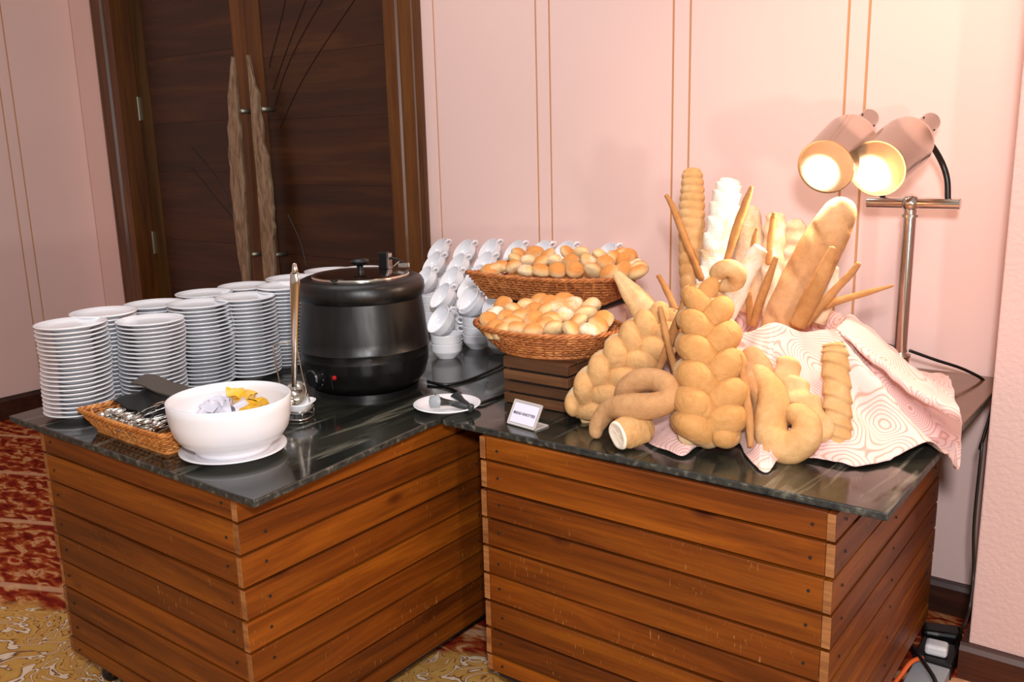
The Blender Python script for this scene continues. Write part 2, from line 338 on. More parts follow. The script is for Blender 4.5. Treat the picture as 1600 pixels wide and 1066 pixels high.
class MB:
    def __init__(s): s.v = []; s.f = []; s.mi = []
    def add(s, v, f, m=0):
        k = len(s.v); s.v += [tuple(p) for p in v]; s.f += [tuple(i + k for i in q) for q in f]; s.mi += [m] * len(f); return s
    def box(s, x0, y0, z0, x1, y1, z1, m=0):
        return s.add([(x0, y0, z0), (x1, y0, z0), (x1, y1, z0), (x0, y1, z0), (x0, y0, z1), (x1, y0, z1), (x1, y1, z1), (x0, y1, z1)],
                     [(0, 3, 2, 1), (4, 5, 6, 7), (0, 1, 5, 4), (1, 2, 6, 5), (2, 3, 7, 6), (3, 0, 4, 7)], m)
    def prism(s, poly, z0, z1, m=0, mside=None):
        n = len(poly); v = [(x, y, z0) for x, y in poly] + [(x, y, z1) for x, y in poly]
        k = len(s.v); s.v += v
        s.f += [tuple(k + i for i in reversed(range(n))), tuple(k + n + i for i in range(n))]; s.mi += [m, m]
        for i in range(n):
            j = (i + 1) % n; s.f.append((k + i, k + j, k + n + j, k + n + i)); s.mi.append(m if mside is None else mside)
        return s
    def tube(s, pts, rad, n=8, closed=False, up=None, m=0, flat=1.0, fn=None):
        pts = [Vector(p) for p in pts]; K = len(pts)
        rads = rad if isinstance(rad, (list, tuple)) else [rad] * K
        tang = []
        for i in range(K):
            a = pts[(i - 1) % K] if (closed or i > 0) else pts[0]; b = pts[(i + 1) % K] if (closed or i < K - 1) else pts[-1]
            t = (b - a); tang.append(t.normalized() if t.length > 1e-9 else Vector((0, 0, 1)))
        ref = Vector(up) if up else (Vector((0, 0, 1)) if abs(tang[0].z) < 0.9 else Vector((1, 0, 0)))
        nrm = (ref - tang[0] * ref.dot(tang[0])).normalized(); fr = []
        for i in range(K):
            if up:
                nrm = (ref - tang[i] * ref.dot(tang[i]))
            else:
                nrm = nrm - tang[i] * nrm.dot(tang[i])
            nrm = nrm.normalized(); fr.append((nrm, tang[i].cross(nrm)))
        v = []
        for i in range(K):
            a, b = fr[i]
            for j in range(n):
                th = 2 * PI * j / n; r_ = rads[i]
                q = 1.0 if fn is None else fn(i / max(1, K - 1), th)
                v.append(pts[i] + (a * math.cos(th) * flat + b * math.sin(th)) * r_ * q)
        f = []
        for i in range(K if closed else K - 1):
            for j in range(n):
                f.append((i * n + j, i * n + (j + 1) % n, ((i + 1) % K) * n + (j + 1) % n, ((i + 1) % K) * n + j))
        if not closed:
            f.append(tuple(reversed(range(n)))); f.append(tuple((K - 1) * n + j for j in range(n)))
        return s.add(v, f, m)
    def lathe(s, prof, n=32, c=(0, 0, 0), axis=None, m=0):
        v = []; c = Vector(c)
        if axis: q = Vector((0, 0, 1)).rotation_difference(Vector(axis).normalized())
        for r_, z in prof:
            for j in range(n):
                th = 2 * PI * j / n; p = Vector((r_ * math.cos(th), r_ * math.sin(th), z))
                if axis: p = q @ p
                v.append(p + c)
        f = []
        for i in range(len(prof) - 1):
            for j in range(n): f.append((i * n + j, i * n + (j + 1) % n, (i + 1) * n + (j + 1) % n, (i + 1) * n + j))
        if prof[0][0] > 1e-6: f.append(tuple(reversed(range(n))))
        if prof[-1][0] > 1e-6: f.append(tuple((len(prof) - 1) * n + j for j in range(n)))
        return s.add(v, f, m)
    def mesh(s, name='m'):
        me = bpy.data.meshes.new(name); me.from_pydata(s.v, [], s.f)
        if any(s.mi): me.polygons.foreach_set('material_index', s.mi)
        me.update(); return me
    def build(s, name, mat, parent=None, smooth=False, **k):
        return link_mesh(name, s.mesh(name), mat, parent, smooth, **k)
def autosmooth(o, ang=40):
    me = o.data; bm = bmesh.new(); bm.from_mesh(me)
    for e in bm.edges:
        if len(e.link_faces) == 2 and e.calc_face_angle(0) > math.radians(ang): e.smooth = False
    for f in bm.faces: f.smooth = True
    bm.to_mesh(me); bm.free(); return o
def struct(o):
    o['kind'] = 'structure'; return o
def cr(pts, n):
    """Catmull-Rom through points of any dimension, n samples."""
    K = len(pts); out = []
    for s_ in range(n):
        t_ = s_ / (n - 1) * (K - 1); i = min(int(t_), K - 2); u_ = t_ - i
        p0 = pts[max(i - 1, 0)]; p1 = pts[i]; p2 = pts[i + 1]; p3 = pts[min(i + 2, K - 1)]
        out.append(tuple(0.5 * (2 * b + (c - a) * u_ + (2 * a - 5 * b + 4 * c - d) * u_ * u_ + (3 * b - a - 3 * c + d) * u_ ** 3) for a, b, c, d in zip(p0, p1, p2, p3)))
    return out
def copy_tree(src, parent=None):
    c = src.copy(); COL.objects.link(c); c.parent = parent
    for ch in src.children: copy_tree(ch, c)
    return c

# ------------------------------------------------------------------ room
TZ = 0.738; WY = 2.728; LX = -5.05
fl = MB().box(-7, -4, -0.04, 5, 3.2, 0.0).build('floor', M_carpet); struct(fl)
# back wall built as separate cladding panels with recessed grooves between them
bw = MB().box(-2.47, WY + 0.005, 0, 5, WY + 0.12, 3.4).box(LX - 0.1, WY + 0.005, 0, -4.80, WY + 0.12, 3.4).box(-4.8, WY + 0.005, 2.75, -2.47, WY + 0.12, 3.4).build('wall_back', M_groove); struct(bw)
gx = [-2.41, -1.933, -1.875, -1.396, -1.337, -0.848, -0.791, -0.31, -0.252]
xs = []
prev = -2.472
for g in gx:
    xs.append((prev, g - 0.0035)); prev = g + 0.0035
xs.append((prev, 4.9))
for a, b in xs:
    p = MB().box(a, WY, 0.0, b, WY + 0.0055, 3.39).build('panel', M_wall, bw, bevel=0.0015)
MB().box(LX, WY, 0.0, -4.802, WY + 0.0055, 3.39).build('panel', M_wall, bw)
MB().box(-4.802, WY, 2.752, -2.472, WY + 0.0055, 3.39).build('panel', M_wall, bw)
lw = MB().box(LX - 0.14, -4, 0, LX - 0.005, 3.2, 3.4).build('wall_left', M_groove); struct(lw)
gy = [2.229, 2.232, 2.363, 2.388]
ly = sorted([gy[2] - 0.0, gy[2] - 0.06, gy[2] - 0.54, gy[2] - 0.6, gy[2] - 1.08, gy[2] - 1.14])
prev = -3.9
for g in ly + [2.73]:
    MB().box(LX - 0.0055, prev, 0.0, LX, g - 0.0035, 3.39).build('panel', M_wall, lw, bevel=0.001); prev = g + 0.0035
# pilaster in front of the back wall on the right
px0 = -0.352; py0 = 2.40
pw = MB().box(px0, py0, 0.0, 3.0, WY + 0.01, 3.4).build('wall_right', M_pil, bevel=0.004); struct(pw)
def skirting(name, a, b, h=0.103, th=0.018, nrm=(0, -1)):
    ax, ay = a; bx, by = b; nx, ny = nrm
    m = MB(); prof = [(0, 0), (th, 0), (th, h - 0.02), (th * 0.6, h - 0.008), (th * 0.45, h), (0, h)]
    v = [(ax + nx * p, ay + ny * p, z) for p, z in prof] + [(bx + nx * p, by + ny * p, z) for p, z in prof]
    n = len(prof); f = [tuple(range(n)), tuple(reversed(range(n, 2 * n)))] + [(i, i + n, (i + 1) % n + n, (i + 1) % n) for i in range(n)]
    m.add(v, f); return struct(m.build(name, M_base))
skirting('baseboard_back', (-2.47, WY), (px0, WY)); skirting('baseboard_left', (LX, 2.73), (LX, -3.9), 0.12, 0.02, (1, 0))
skirting('baseboard_right', (px0 - 0.018, py0), (3, py0), 0.101)
struct(MB().box(px0 - 0.018, py0, 0, px0, WY, 0.1).build('trim_1', M_base))
struct(MB().box(LX, WY - 0.016, 0, -4.80, WY, 0.12).build('trim_2', M_base))

# ------------------------------------------------------------------ double door
DX0, DX1 = -4.62, -2.655; RY = WY + 0.10; DH = 2.55
dr = thing('door_1', 'x', 'x', (-3.63, RY, 0)); del dr['label']; del dr['category']; dr['kind'] = 'structure'
# casings with stepped moulding, both sides and head
def casing(x0, x1, s):
    m = MB(); w = x1 - x0
    prof = [(0, 0.0), (0, 0.022), (0.10, 0.026), (0.14, 0.020), (0.17, 0.024), (0.52, 0.024), (0.56, 0.010), (0.62, 0.010), (0.66, 0.018), (1.0, 0.018), (1.0, 0.0), (0, 0.0)]
    pts = [((x0 + w * a) if s > 0 else (x1 - w * a), WY - d) for a, d in prof]
    if s < 0: pts = pts[::-1]
    m.prism(pts[::-1], 0, DH + 0.18); return m
casing(-4.80, DX0, 1).build('casing', M_frame, dr); casing(DX1, -2.472, -1).build('casing', M_frame, dr)
MB().box(DX0, WY - 0.022, DH, DX1, WY + 0.1, DH + 0.18).build('head_casing', M_frame, dr)
MB().box(DX0 - 0.03, WY, 0, DX0, RY + 0.05, DH).build('jamb', M_frame, dr); MB().box(DX1, WY, 0, DX1 + 0.03, RY + 0.05, DH).build('jamb', M_frame, dr)
SX = -3.66
for i, (a, b) in enumerate(((DX0 + 0.004, SX - 0.002), (SX + 0.002, DX1 - 0.004))):
    leaf = MB().box(a, RY, 0.01, b, RY + 0.045, DH - 0.005).build('door_leaf', M_door_h, dr)
    st = 0.105
    for (c, d, mm) in ((a, a + st, M_stile if i == 1 else M_frame), (b - st, b, M_stile)):
        MB().box(c, RY - 0.010, 0.01, d, RY + 0.002, DH - 0.005).build('stile', M_frame if (c < SX + .02 and d > SX - .02) else M_stile, dr)
    # horizontal veneer boards
    z = 0.02; k = 0
    hs = [0.30, 0.34, 0.27, 0.36, 0.25, 0.33, 0.30, 0.28, 0.3]
    while z < DH - 0.03 and k < 9:
        h = min(hs[(k + 2 * i) % 9], DH - 0.02 - z)
        MB().box(a + st + 0.001, RY - 0.006, z, b - st - 0.001, RY + 0.001, z + h - 0.0012).build('plank', M_door_h, dr); z += h; k += 1
# curved inlay lines
def inlay(pts, r_=0.0028):
    p = cr(pts, 16)
    return MB().tube([(x, RY - 0.0065, z) for x, z in p], r_, 5).build('inlay_line', M_inlay, dr)
def DP(l): return l
for l in [[(-3.3665, 2.0466), (-3.4253, 1.9291), (-3.495, 1.8088), (-3.5145, 1.7647)], [(-3.2303, 2.0321), (-3.3467, 1.881), (-3.4432, 1.7488), (-3.4993, 1.6665)], [(-3.1234, 2.0208), (-3.282, 1.8756), (-3.409, 1.7325), (-3.4946, 1.5942)], [(-2.9267, 1.9999), (-3.1616, 1.8119), (-3.3288, 1.6577), (-3.4704, 1.4917)], [(-3.4635, 1.0905), (-3.3865, 0.9567), (-3.3616, 0.8512)], [(-4.1829, 1.4151), (-3.9907, 1.2533), (-3.8985, 1.0945)], [(-4.5818, 1.9643), (-4.4943, 1.9188), (-4.4666, 1.8783)], [(-4.2007, 1.3113), (-4.055, 1.1883), (-3.8555, 1.0316)], [(-3.7251, 0.9409), (-3.6774, 0.8478), (-3.6499, 0.7535)]]:
    inlay(l)
for z in [1.624, 0.903]:
    h = MB().box(DX0 - 0.012, RY - 0.016, z - 0.06, DX0 + 0.014, RY - 0.004, z + 0.06).build('hinge', M_brass, dr)
    MB().lathe([(0.006, -0.062), (0.006, 0.062)], 8, (DX0 + 0.002, RY - 0.018, z)).build('hinge_pin', M_brass, h)
# the two long jagged pull handles
HY = RY - 0.075
def handle(edge_l, edge_r):
    n = len(edge_l); v = [(x, HY, z) for x, z in edge_l] + [(x, HY, z) for x, z in edge_r]
    v += [(x, HY - 0.016, z) for x, z in edge_l] + [(x, HY - 0.016, z) for x, z in edge_r]
    f = []
    for i in range(n - 1):
        f.append((i, i + 1, n + i + 1, n + i)); f.append((2 * n + i, 3 * n + i, 3 * n + i + 1, 2 * n + i + 1))
        f.append((i, 2 * n + i, 2 * n + i + 1, i + 1)); f.append((n + i, n + i + 1, 3 * n + i + 1, 3 * n + i))
    f.append((0, n, 3 * n, 2 * n)); f.append((n - 1, 3 * n - 1, 4 * n - 1, 2 * n - 1)[::-1])
    m = MB(); m.add(v, f); return m.build('pull_handle', M_handle, dr, bevel=0.002)
HL = [[(-3.6805, 1.8233), (-3.6949, 1.7756), (-3.7083, 1.7186), (-3.7338, 1.6471), (-3.738, 1.6032), (-3.7394, 1.5441), (-3.7585, 1.5001), (-3.756, 1.4341), (-3.7705, 1.371), (-3.764, 1.3132), (-3.7769, 1.2275), (-3.7695, 1.1412), (-3.7768, 1.057), (-3.7703, 0.963), (-3.7665, 0.8841), (-3.7505, 0.7831), (-3.7527, 0.6606)], [(-3.6694, 1.8168), (-3.6674, 1.7652), (-3.6653, 1.7133), (-3.6658, 1.6438), (-3.6673, 1.6002), (-3.6685, 1.5417), (-3.6628, 1.4974), (-3.6672, 1.4324), (-3.6689, 1.3699), (-3.6697, 1.313), (-3.6719, 1.2285), (-3.6742, 1.1432), (-3.676, 1.0602), (-3.6792, 0.9671), (-3.6852, 0.8886), (-3.6893, 0.7873), (-3.6962, 0.6654)]]
HR = [[(-3.5711, 1.8211), (-3.567, 1.7672), (-3.5655, 1.7104), (-3.566, 1.639), (-3.5689, 1.5673), (-3.5718, 1.4949), (-3.5711, 1.4306), (-3.57, 1.3689), (-3.5682, 1.3127), (-3.5699, 1.2294), (-3.5717, 1.1453), (-3.573, 1.0635), (-3.5756, 0.9717), (-3.5762, 0.8946), (-3.5775, 0.848), (-3.5781, 0.77), (-3.5808, 0.6753)], [(-3.5595, 1.8202), (-3.5438, 1.7657), (-3.5311, 1.6886), (-3.5041, 1.6474), (-3.5105, 1.565), (-3.4915, 1.4984), (-3.5053, 1.4294), (-3.4773, 1.3592), (-3.4802, 1.3008), (-3.466, 1.2303), (-3.472, 1.1473), (-3.4657, 1.1237), (-3.4776, 1.0665), (-3.4677, 1.0338), (-3.4845, 0.9758), (-3.4847, 0.8997), (-3.5075, 0.6816)]]
handle(*HL); handle(*HR)
for (x, z) in [(-3.6639, 1.574), (-3.5068, 1.5766), (-3.6709, 0.8934), (-3.5049, 0.8994)]:
    MB().lathe([(0.012, 0), (0.012, 0.075)], 12, (x, RY - 0.078, z), (0, 1, 0)).build('handle_mount', M_brass, dr, smooth=True)

# ------------------------------------------------------------------ slatted counters
def counter(label, x0, x1, y0, y1, ztop, nb, h, first, castors):
    t = thing('slatted_counter', label, 'counter', ((x0 + x1) / 2, (y0 + y1) / 2, 0))
    th = 0.017; zb = ztop - first - (nb - 1) * h
    MB().box(x0 + 0.022, y0 + 0.02, zb + 0.004, x1 - 0.022, y1 - 0.02, ztop - 0.001).build('carcass', M_core, t)
    rr = random.Random(int(abs(x0) * 1000)); scr = MB()
    z = ztop
    for k in range(nb):
        hh = first if k == 0 else h
        zt, z = z, z - hh
        if k == nb - 1: z = z + h * 0.35; 
        lo, hi = z + 0.0030, zt - 0.0034
        e = rr.uniform(-0.0015, 0.0025)
        MB().box(x0 + th, y0 - e, lo, x1 - th, y0 + th, hi).build('board', M_board_x, t, bevel=0.0018)
        MB().box(x0 + th, y1 - th, lo, x1 - th, y1, hi).build('board', M_board_x, t)
        e2 = rr.uniform(-0.0015, 0.0025); e3 = rr.uniform(-0.001, 0.003)
        for xa, xb in ((x0 - e2, x0 + th - 0.0006), (x1 - th + 0.0006, x1 + e2)):
            m_ = MB().box(xa, y0 - e3, lo, xb, y1, hi); m_.mi[2] = 1
            m_.build('board', [M_board_y, M_endgrain], t, bevel=0.0014)
        zc = (lo + hi) / 2 + rr.uniform(-0.006, 0.006)
        for xx in (x0 + 0.05, x1 - 0.045): scr.lathe([(0.0034, 0), (0.0034, 0.0016)], 8, (xx + rr.uniform(-.004, .004), y0 - 0.0032, zc), (0, 1, 0))
        for yy in (y0 + 0.06, y1 - 0.06, (y0 + y1) / 2): scr.lathe([(0.0034, 0), (0.0034, 0.0016)], 8, (x1 + 0.0032, yy + rr.uniform(-.004, .004), zc), (-1, 0, 0))
    scr.build('screw_heads', M_core, t, kind='stuff')
    for (cx, cy) in castors:
        m = MB(); m.box(cx - 0.03, cy - 0.03, 0.072, cx + 0.03, cy + 0.03, 0.078)
        m.add([(cx - 0.024, cy - 0.022, 0.074), (cx + 0.024, cy - 0.022, 0.074), (cx + 0.012, cy - 0.012, 0.02), (cx - 0.012, cy - 0.012, 0.02)], [(0, 1, 2, 3)])
        m.box(cx - 0.019, cy - 0.012, 0.02, cx - 0.015, cy + 0.012, 0.074); m.box(cx + 0.015, cy - 0.012, 0.02, cx + 0.019, cy + 0.012, 0.074)
        c = m.build('castor', M_chrome, t)
        MB().lathe([(0.0, -0.012), (0.022, -0.012), (0.026, -0.008), (0.026, 0.008), (0.022, 0.012), (0.0, 0.012)], 20, (cx, cy, 0.026), (1, 0, 0)).build('wheel', M_black, c, smooth=True)
    return t
ZT = TZ - 0.0165
counter('orange-brown slatted counter under the plates, bowl and kettle on the left', -2.290, -1.488, 1.024, 2.55, ZT, 9, 0.0738, 0.061, [(-2.22, 1.09), (-1.56, 1.09), (-2.22, 2.48), (-1.56, 2.48)])
counter('orange-brown slatted counter under the large breads on the right', -1.314, -0.469, 1.594, 2.475, ZT, 9, 0.0738, 0.061, [(-1.24, 1.66), (-0.54, 1.66), (-1.24, 2.40), (-0.54, 2.40)])

def slab(label, poly, z1, z0, name='marble_top', mt=None):
    m = MB(); m.prism(poly, z0, z1, 0, 1); o = m.build(name, [mt or M_marble, M_edge], None, bevel=0.003)
    tag(o, label, 'countertop'); return o
slab('dark green-black veined stone slab under the plates and kettle', [(-2.420, 1.008), (-1.398, 1.002), (-1.4475, 1.56), (-1.4475, 2.715), (-2.62, 2.715)], TZ, TZ - 0.0165)
slab('dark veined stone slab under the braided breads and crate', [(-1.4385, 1.600), (-0.382, 1.604), (-0.378, 2.19), (-1.4385, 2.19)], TZ, TZ - 0.0165)
o = slab('brown-lit stone slab along the wall behind the breads', [(-1.4385, 2.196), (-0.378, 2.196), (-0.372, 2.47), (-0.372, 2.715), (-1.4385, 2.715)], TZ, TZ - 0.0165, mt=M_marble_lit)

# ------------------------------------------------------------------ side plates in stacks
PR = 0.0865
pm = MB().lathe([(0.0, 0.0045), (0.040, 0.0045), (0.041, 0.0), (0.046, 0.0), (0.049, 0.004), (0.066, 0.0085), (0.0835, 0.0142), (PR, 0.0158), (PR, 0.0182), (0.0835, 0.0182), (0.066, 0.0112), (0.054, 0.0082), (0.0, 0.0078)], 40).mesh('side_plate')
pm.polygons.foreach_set('use_smooth', [True] * len(pm.polygons)); pm.materials.append(M_china)
PITCH = 0.0113
rr = random.Random(3)
stacks = [('the front left corner stack', -2.2858, 1.1268, (-2.2588, 1.1288, 0.9768)), ('the stack behind the front left one', -2.3702, 1.2524, (-2.3259, 1.2564, 0.9792)), ('the stack right behind the spoon basket', -2.2937, 1.3461, (-2.1174, 1.2628, 0.9709)), ('the second back stack from the left', -2.3678, 1.4128, (-2.4103, 1.4638, 0.9732)), ('the front stack behind the white bowl', -2.2729, 1.505, (-2.1924, 1.4562, 0.9839)), ('the back stack before the door hinge', -2.3739, 1.5844, (-2.4646, 1.66, 0.9708)), ('the front stack left of the ladle', -2.2343, 1.6424, (-2.1844, 1.6001, 0.9789)), ('the back stack under the door handles', -2.3731, 1.7289, (-2.4833, 1.8247, 0.9731)), ('the stack seen behind the ladle handle', -2.261, 1.7966, (-2.1644, 1.733, 0.9973)), ('the back stack touching the kettle rim', -2.325, 1.8921, (-2.2992, 1.8795, 0.9956)), ('the left stack behind the kettle lid', -2.3203, 2.0277, (-2.4462, 2.1566, 0.9782)), ('the right stack behind the kettle lid', -2.2532, 2.1254, (-2.3484, 2.2313, 0.9796))]
ORD = ['top', 'second', 'third', 'fourth', 'fifth', 'sixth', 'seventh', 'eighth', 'ninth', 'tenth', 'eleventh', 'twelfth', 'thirteenth', 'fourteenth', 'fifteenth', 'sixteenth', 'seventeenth', 'eighteenth', 'nineteenth', 'twentieth', 'twenty-first', 'twenty-second', 'twenty-third', 'twenty-fourth', 'twenty-fifth', 'twenty-sixth', 'twenty-seventh']
for name_, bx, by, top in stacks:
    short_ = name_
    # use the footprint on the stone, blended with the sight line of the top plate
    x = 0.5 * bx + 0.5 * top[0]; y = 0.5 * by + 0.5 * top[1]
    n = max(12, round((top[2] - TZ - 0.018) / PITCH) + 1)
    wob = [(0, 0)]; 
    dx, dy = (top[0] - bx) * 0.12, (top[1] - by) * 0.12
    ph = rr.uniform(0, 6)
    for k in range(n):
        o = bpy.data.objects.new('side_plate', pm); COL.objects.link(o)
        u_ = k / (n - 1)
        o.location = (x + dx * (u_ - .5) * 2 + 0.0035 * math.sin(ph + u_ * 7) + rr.uniform(-.0012, .0012), y + dy * (u_ - .5) * 2 + 0.0035 * math.cos(ph * 2 + u_ * 6) + rr.uniform(-.0012, .0012), TZ + k * PITCH)
        o.rotation_euler = (rr.uniform(-.004, .004), rr.uniform(-.004, .004), rr.uniform(0, 6))
        if k == n - 1: tag(o, 'topmost white side plate of ' + name_, 'plate')
        else: tag(o, 'white side plate, %s from the top of %s' % (ORD[n - 1 - k], short_), 'plate', 'side plates in ' + name_)

# ------------------------------------------------------------------ soup cups
CR = 0.0505
def make_cup_meshes():
    body = MB().lathe([(0.0, 0.003), (0.026, 0.003), (0.027, 0.0), (0.030, 0.0), (0.031, 0.004), (0.040, 0.011), (0.0455, 0.020), (0.0478, 0.0225), (0.0488, 0.026), (0.0500, 0.047), (CR, 0.0485), (0.0485, 0.0490), (0.0475, 0.047), (0.0465, 0.030), (0.038, 0.015), (0.024, 0.0075), (0.0, 0.007)], 36).mesh('cup_body')
    h = MB(); pts = [(0.049, 0, 0.040), (0.058, 0, 0.044), (0.066, 0, 0.040), (0.067, 0, 0.032), (0.060, 0, 0.026), (0.049, 0, 0.027)]
    h.tube(cr(pts, 14), 0.0036, 8); 
    h.box(0.046, -0.008, 0.0445, 0.064, 0.008, 0.0475)
    hm = h.mesh('cup_handle')
    for me in (body, hm):
        me.materials.append(M_china); me.polygons.foreach_set('use_smooth', [True] * len(me.polygons))
    return body, hm
cb_, ch_ = make_cup_meshes()
def cup(mat, label, group=None):
    o = bpy.data.objects.new('soup_cup', cb_); COL.objects.link(o); o.matrix_world = mat
    h = bpy.data.objects.new('handle', ch_); COL.objects.link(h); h.parent = o
    tag(o, label, 'cup', group); return o
CP = 0.029
front = [(-1.872, 2.0857, 0.8635), (-1.8718, 2.2424, 0.8964)]
ups = [(front[0][0] + 0.012, front[0][1] + 0.02, 2, 'left'), (front[1][0] + 0.012, front[1][1] + 0.02, 3, 'right')]
for x, y, n, s_ in ups:
    for k in range(n):
        cup(Matrix.Translation((x, y, TZ + k * CP)) @ Matrix.Rotation(rr.uniform(3.0, 3.7), 4, 'Z'), 'upright white soup cup, %s from the bottom of the front %s cup stack' % (['lowest', 'second', 'third'][k], s_), 'upright cups of the front %s stack' % s_)
NV = Vector((-0.30, -0.72, 0.62)).normalized()
HV = Vector((0.62, 0.10, 0.66)); HV = (HV - NV * HV.dot(NV)).normalized()
def tilted(p, label, group=None, jit=0.05):
    nv = (NV + Vector((rr.uniform(-jit, jit), rr.uniform(-jit, jit), rr.uniform(-jit, jit)))).normalized()
    hv = (HV - nv * HV.dot(nv)).normalized(); yv = nv.cross(hv)
    R3 = Matrix((hv, yv, nv)).transposed().to_4x4()
    return cup(Matrix.Translation(p) @ R3 @ Matrix.Translation((0, 0, -0.046)), label, group)
tilted(front[0], 'tilted white soup cup lowest in front, beside the kettle side'); tilted(front[1], 'tilted white soup cup resting on three upright cups near the oval basket')
def pxs(rows): return rows
cuprows = [[(-2.0073, 2.2506, 0.9027), (-1.893, 2.2586, 0.9048)], [(-2.1892, 2.3652, 0.9336), (-2.0805, 2.3841, 0.9387), (-1.991, 2.4153, 0.9471), (-1.9574, 2.3342, 0.9252)], [(-2.2626, 2.4978, 0.9694), (-2.1417, 2.4937, 0.9683), (-2.0409, 2.5261, 0.977), (-1.927, 2.4842, 0.9657)], [(-2.3428, 2.6173, 1.0017), (-2.2164, 2.6223, 1.003), (-2.11, 2.6427, 1.0085), (-1.9909, 2.6414, 1.0082), (-1.8827, 2.6563, 1.0122), (-1.7793, 2.6649, 1.0145), (-1.6059, 2.6727, 1.0166)], [(-1.7622, 2.2292, 0.8969), (-1.8642, 2.3219, 0.9219), (-1.7268, 2.2914, 0.9137), (-1.6557, 2.2333, 0.898)]]
names = ['second lowest cup row', 'middle cup row', 'second highest cup row', 'top cup row by the wall', 'cups glimpsed between the bread baskets']
allp = []
for ri, row in enumerate(cuprows):
    for ci, p in enumerate(row):
        x, y, z = p; y = min(y, 2.655)
        pos = ['leftmost', 'second', 'third', 'fourth', 'fifth', 'sixth', 'rightmost'][ci]
        tilted((x, y, z), 'tilted white soup cup, %s from left in the %s' % (pos if pos not in ('leftmost',) else 'first', names[ri]), None)
        allp.append((x + 0.015, y + 0.022, z, names[ri]))
placed = []
for x, y, z, nm in allp:
    y = min(y, 2.66)
    if any((x - a) ** 2 + (y - b) ** 2 < 0.095 ** 2 for a, b in placed): continue
    placed.append((x, y)); n = max(1, int((z - 0.045 - 0.048 - TZ) / CP) + 1)
    for k in range(n):
        cup(Matrix.Translation((x, y, TZ + k * CP)) @ Matrix.Rotation(rr.uniform(0, 6), 4, 'Z'), 'upright white soup cup underneath the ' + nm, 'upright cups under the ' + nm)

# ------------------------------------------------------------------ soup kettle
kx, ky = (-1.8218, 1.718)
KS = 1.0355
kt = thing('soup_kettle', 'large round black electric soup kettle with glossy hinged lid on the left counter', 'soup kettle', (kx, ky, TZ))
def kl(prof, name, mat, parent=kt, n=64, sm=True):
    o = MB().lathe([(r_ * KS, TZ + z * KS) for r_, z in prof], n, (kx, ky, 0)).build(name, mat, parent, smooth=sm); return autosmooth(o, 50)
KH = 0.0
ktop = 0.3136 / KS   # rim ring top above the stone
r0 = ktop - 0.045
kl([(0.0, 0.010), (0.120, 0.010), (0.140, 0.016), (0.160, 0.040), (0.170, 0.075), (0.1715, 0.095), (0.1725, 0.098), (0.1722, 0.1), (0.172, 0.118), (0.1735, 0.121), (0.1715, 0.124), (0.170, 0.15), (0.1655, 0.20), (0.1595, r0 - 0.01), (0.1585, r0 + 0.006), (0.0, r0 + 0.006)], 'body', M_kettle)
kl([(0.150, r0 - 0.008), (0.161, r0 - 0.008), (0.1665, r0 - 0.001), (0.1688, r0 + 0.014), (0.1675, r0 + 0.030), (0.161, r0 + 0.041), (0.150, r0 + 0.046), (0.130, r0 + 0.047), (0.128, r0 + 0.040), (0.128, r0)], 'rim_ring', M_kettle)
kl([(0.133, 0.0), (0.142, 0.0), (0.142, 0.012), (0.133, 0.012)], 'base_ring', M_black)
kl([(0.0, r0 + 0.058), (0.06, r0 + 0.057), (0.11, r0 + 0.053), (0.1245, r0 + 0.049), (0.1245, r0 + 0.046), (0.0, r0 + 0.046)], 'lid', M_lid)
kl([(0.1235, r0 + 0.046), (0.1285, r0 + 0.046), (0.1295, r0 + 0.050), (0.1275, r0 + 0.0535), (0.1235, r0 + 0.0515)], 'lid_trim', M_chrome)
kn = kl([(0.009, r0 + 0.056), (0.0085, r0 + 0.072), (0.010, r0 + 0.075), (0.022, r0 + 0.080), (0.025, r0 + 0.085), (0.023, r0 + 0.090), (0.012, r0 + 0.094), (0.0, r0 + 0.095)], 'lid_knob', M_black, n=28)
vd = Vector((-kx, -ky, 0)).normalized(); rd = Vector((-vd.y, vd.x, 0)); rd = rd if rd.x > 0 else -rd
def K(a, b, z): # a along image-right, b towards the camera, kettle units
    return Vector((kx, ky, TZ)) + rd * a * KS + vd * b * KS + Vector((0, 0, z * KS))
def orient_box(o, w, d, h, name, mat, parent, bev=0.001, ang=0):
    ax = (rd * math.cos(ang) + vd * math.sin(ang)); ay = (vd * math.cos(ang) - rd * math.sin(ang)); m = MB(); v = []
    for sz in (0, h):
        for sx_, sy_ in ((-1, -1), (1, -1), (1, 1), (-1, 1)): v.append(o + ax * sx_ * w / 2 + ay * sy_ * d / 2 + Vector((0, 0, sz)))
    m.add(v, [(0, 1, 2, 3), (7, 6, 5, 4), (0, 4, 5, 1), (1, 5, 6, 2), (2, 6, 7, 3), (3, 7, 4, 0)]); return m.build(name, mat, parent, bevel=bev)
orient_box(K(0.066, -0.055, r0 + 0.055), 0.030, 0.020, 0.048, 'hinge_block', M_black, kt, 0.003, 0.5)
orient_box(K(0.080, -0.050, r0 + 0.055), 0.006, 0.022, 0.044, 'hinge_plate', M_chrome, kt, 0.001, 0.5)
MB().tube([K(0.07, -0.05, r0 + 0.088), K(0.10, -0.05, r0 + 0.080), K(0.118, -0.052, r0 + 0.068)], 0.004, 8).build('hinge_arm', M_black, kt)
orient_box(K(0.118, -0.05, r0 + 0.058), 0.030, 0.016, 0.012, 'hinge_foot', M_chrome, kt, 0.001, 0.2)
MB().tube([K(0.075, -0.04, r0 + 0.060), K(0.09, -0.035, r0 + 0.064), K(0.106, -0.045, r0 + 0.075)], 0.0016, 6).build('hinge_spring', M_chrome, kt)
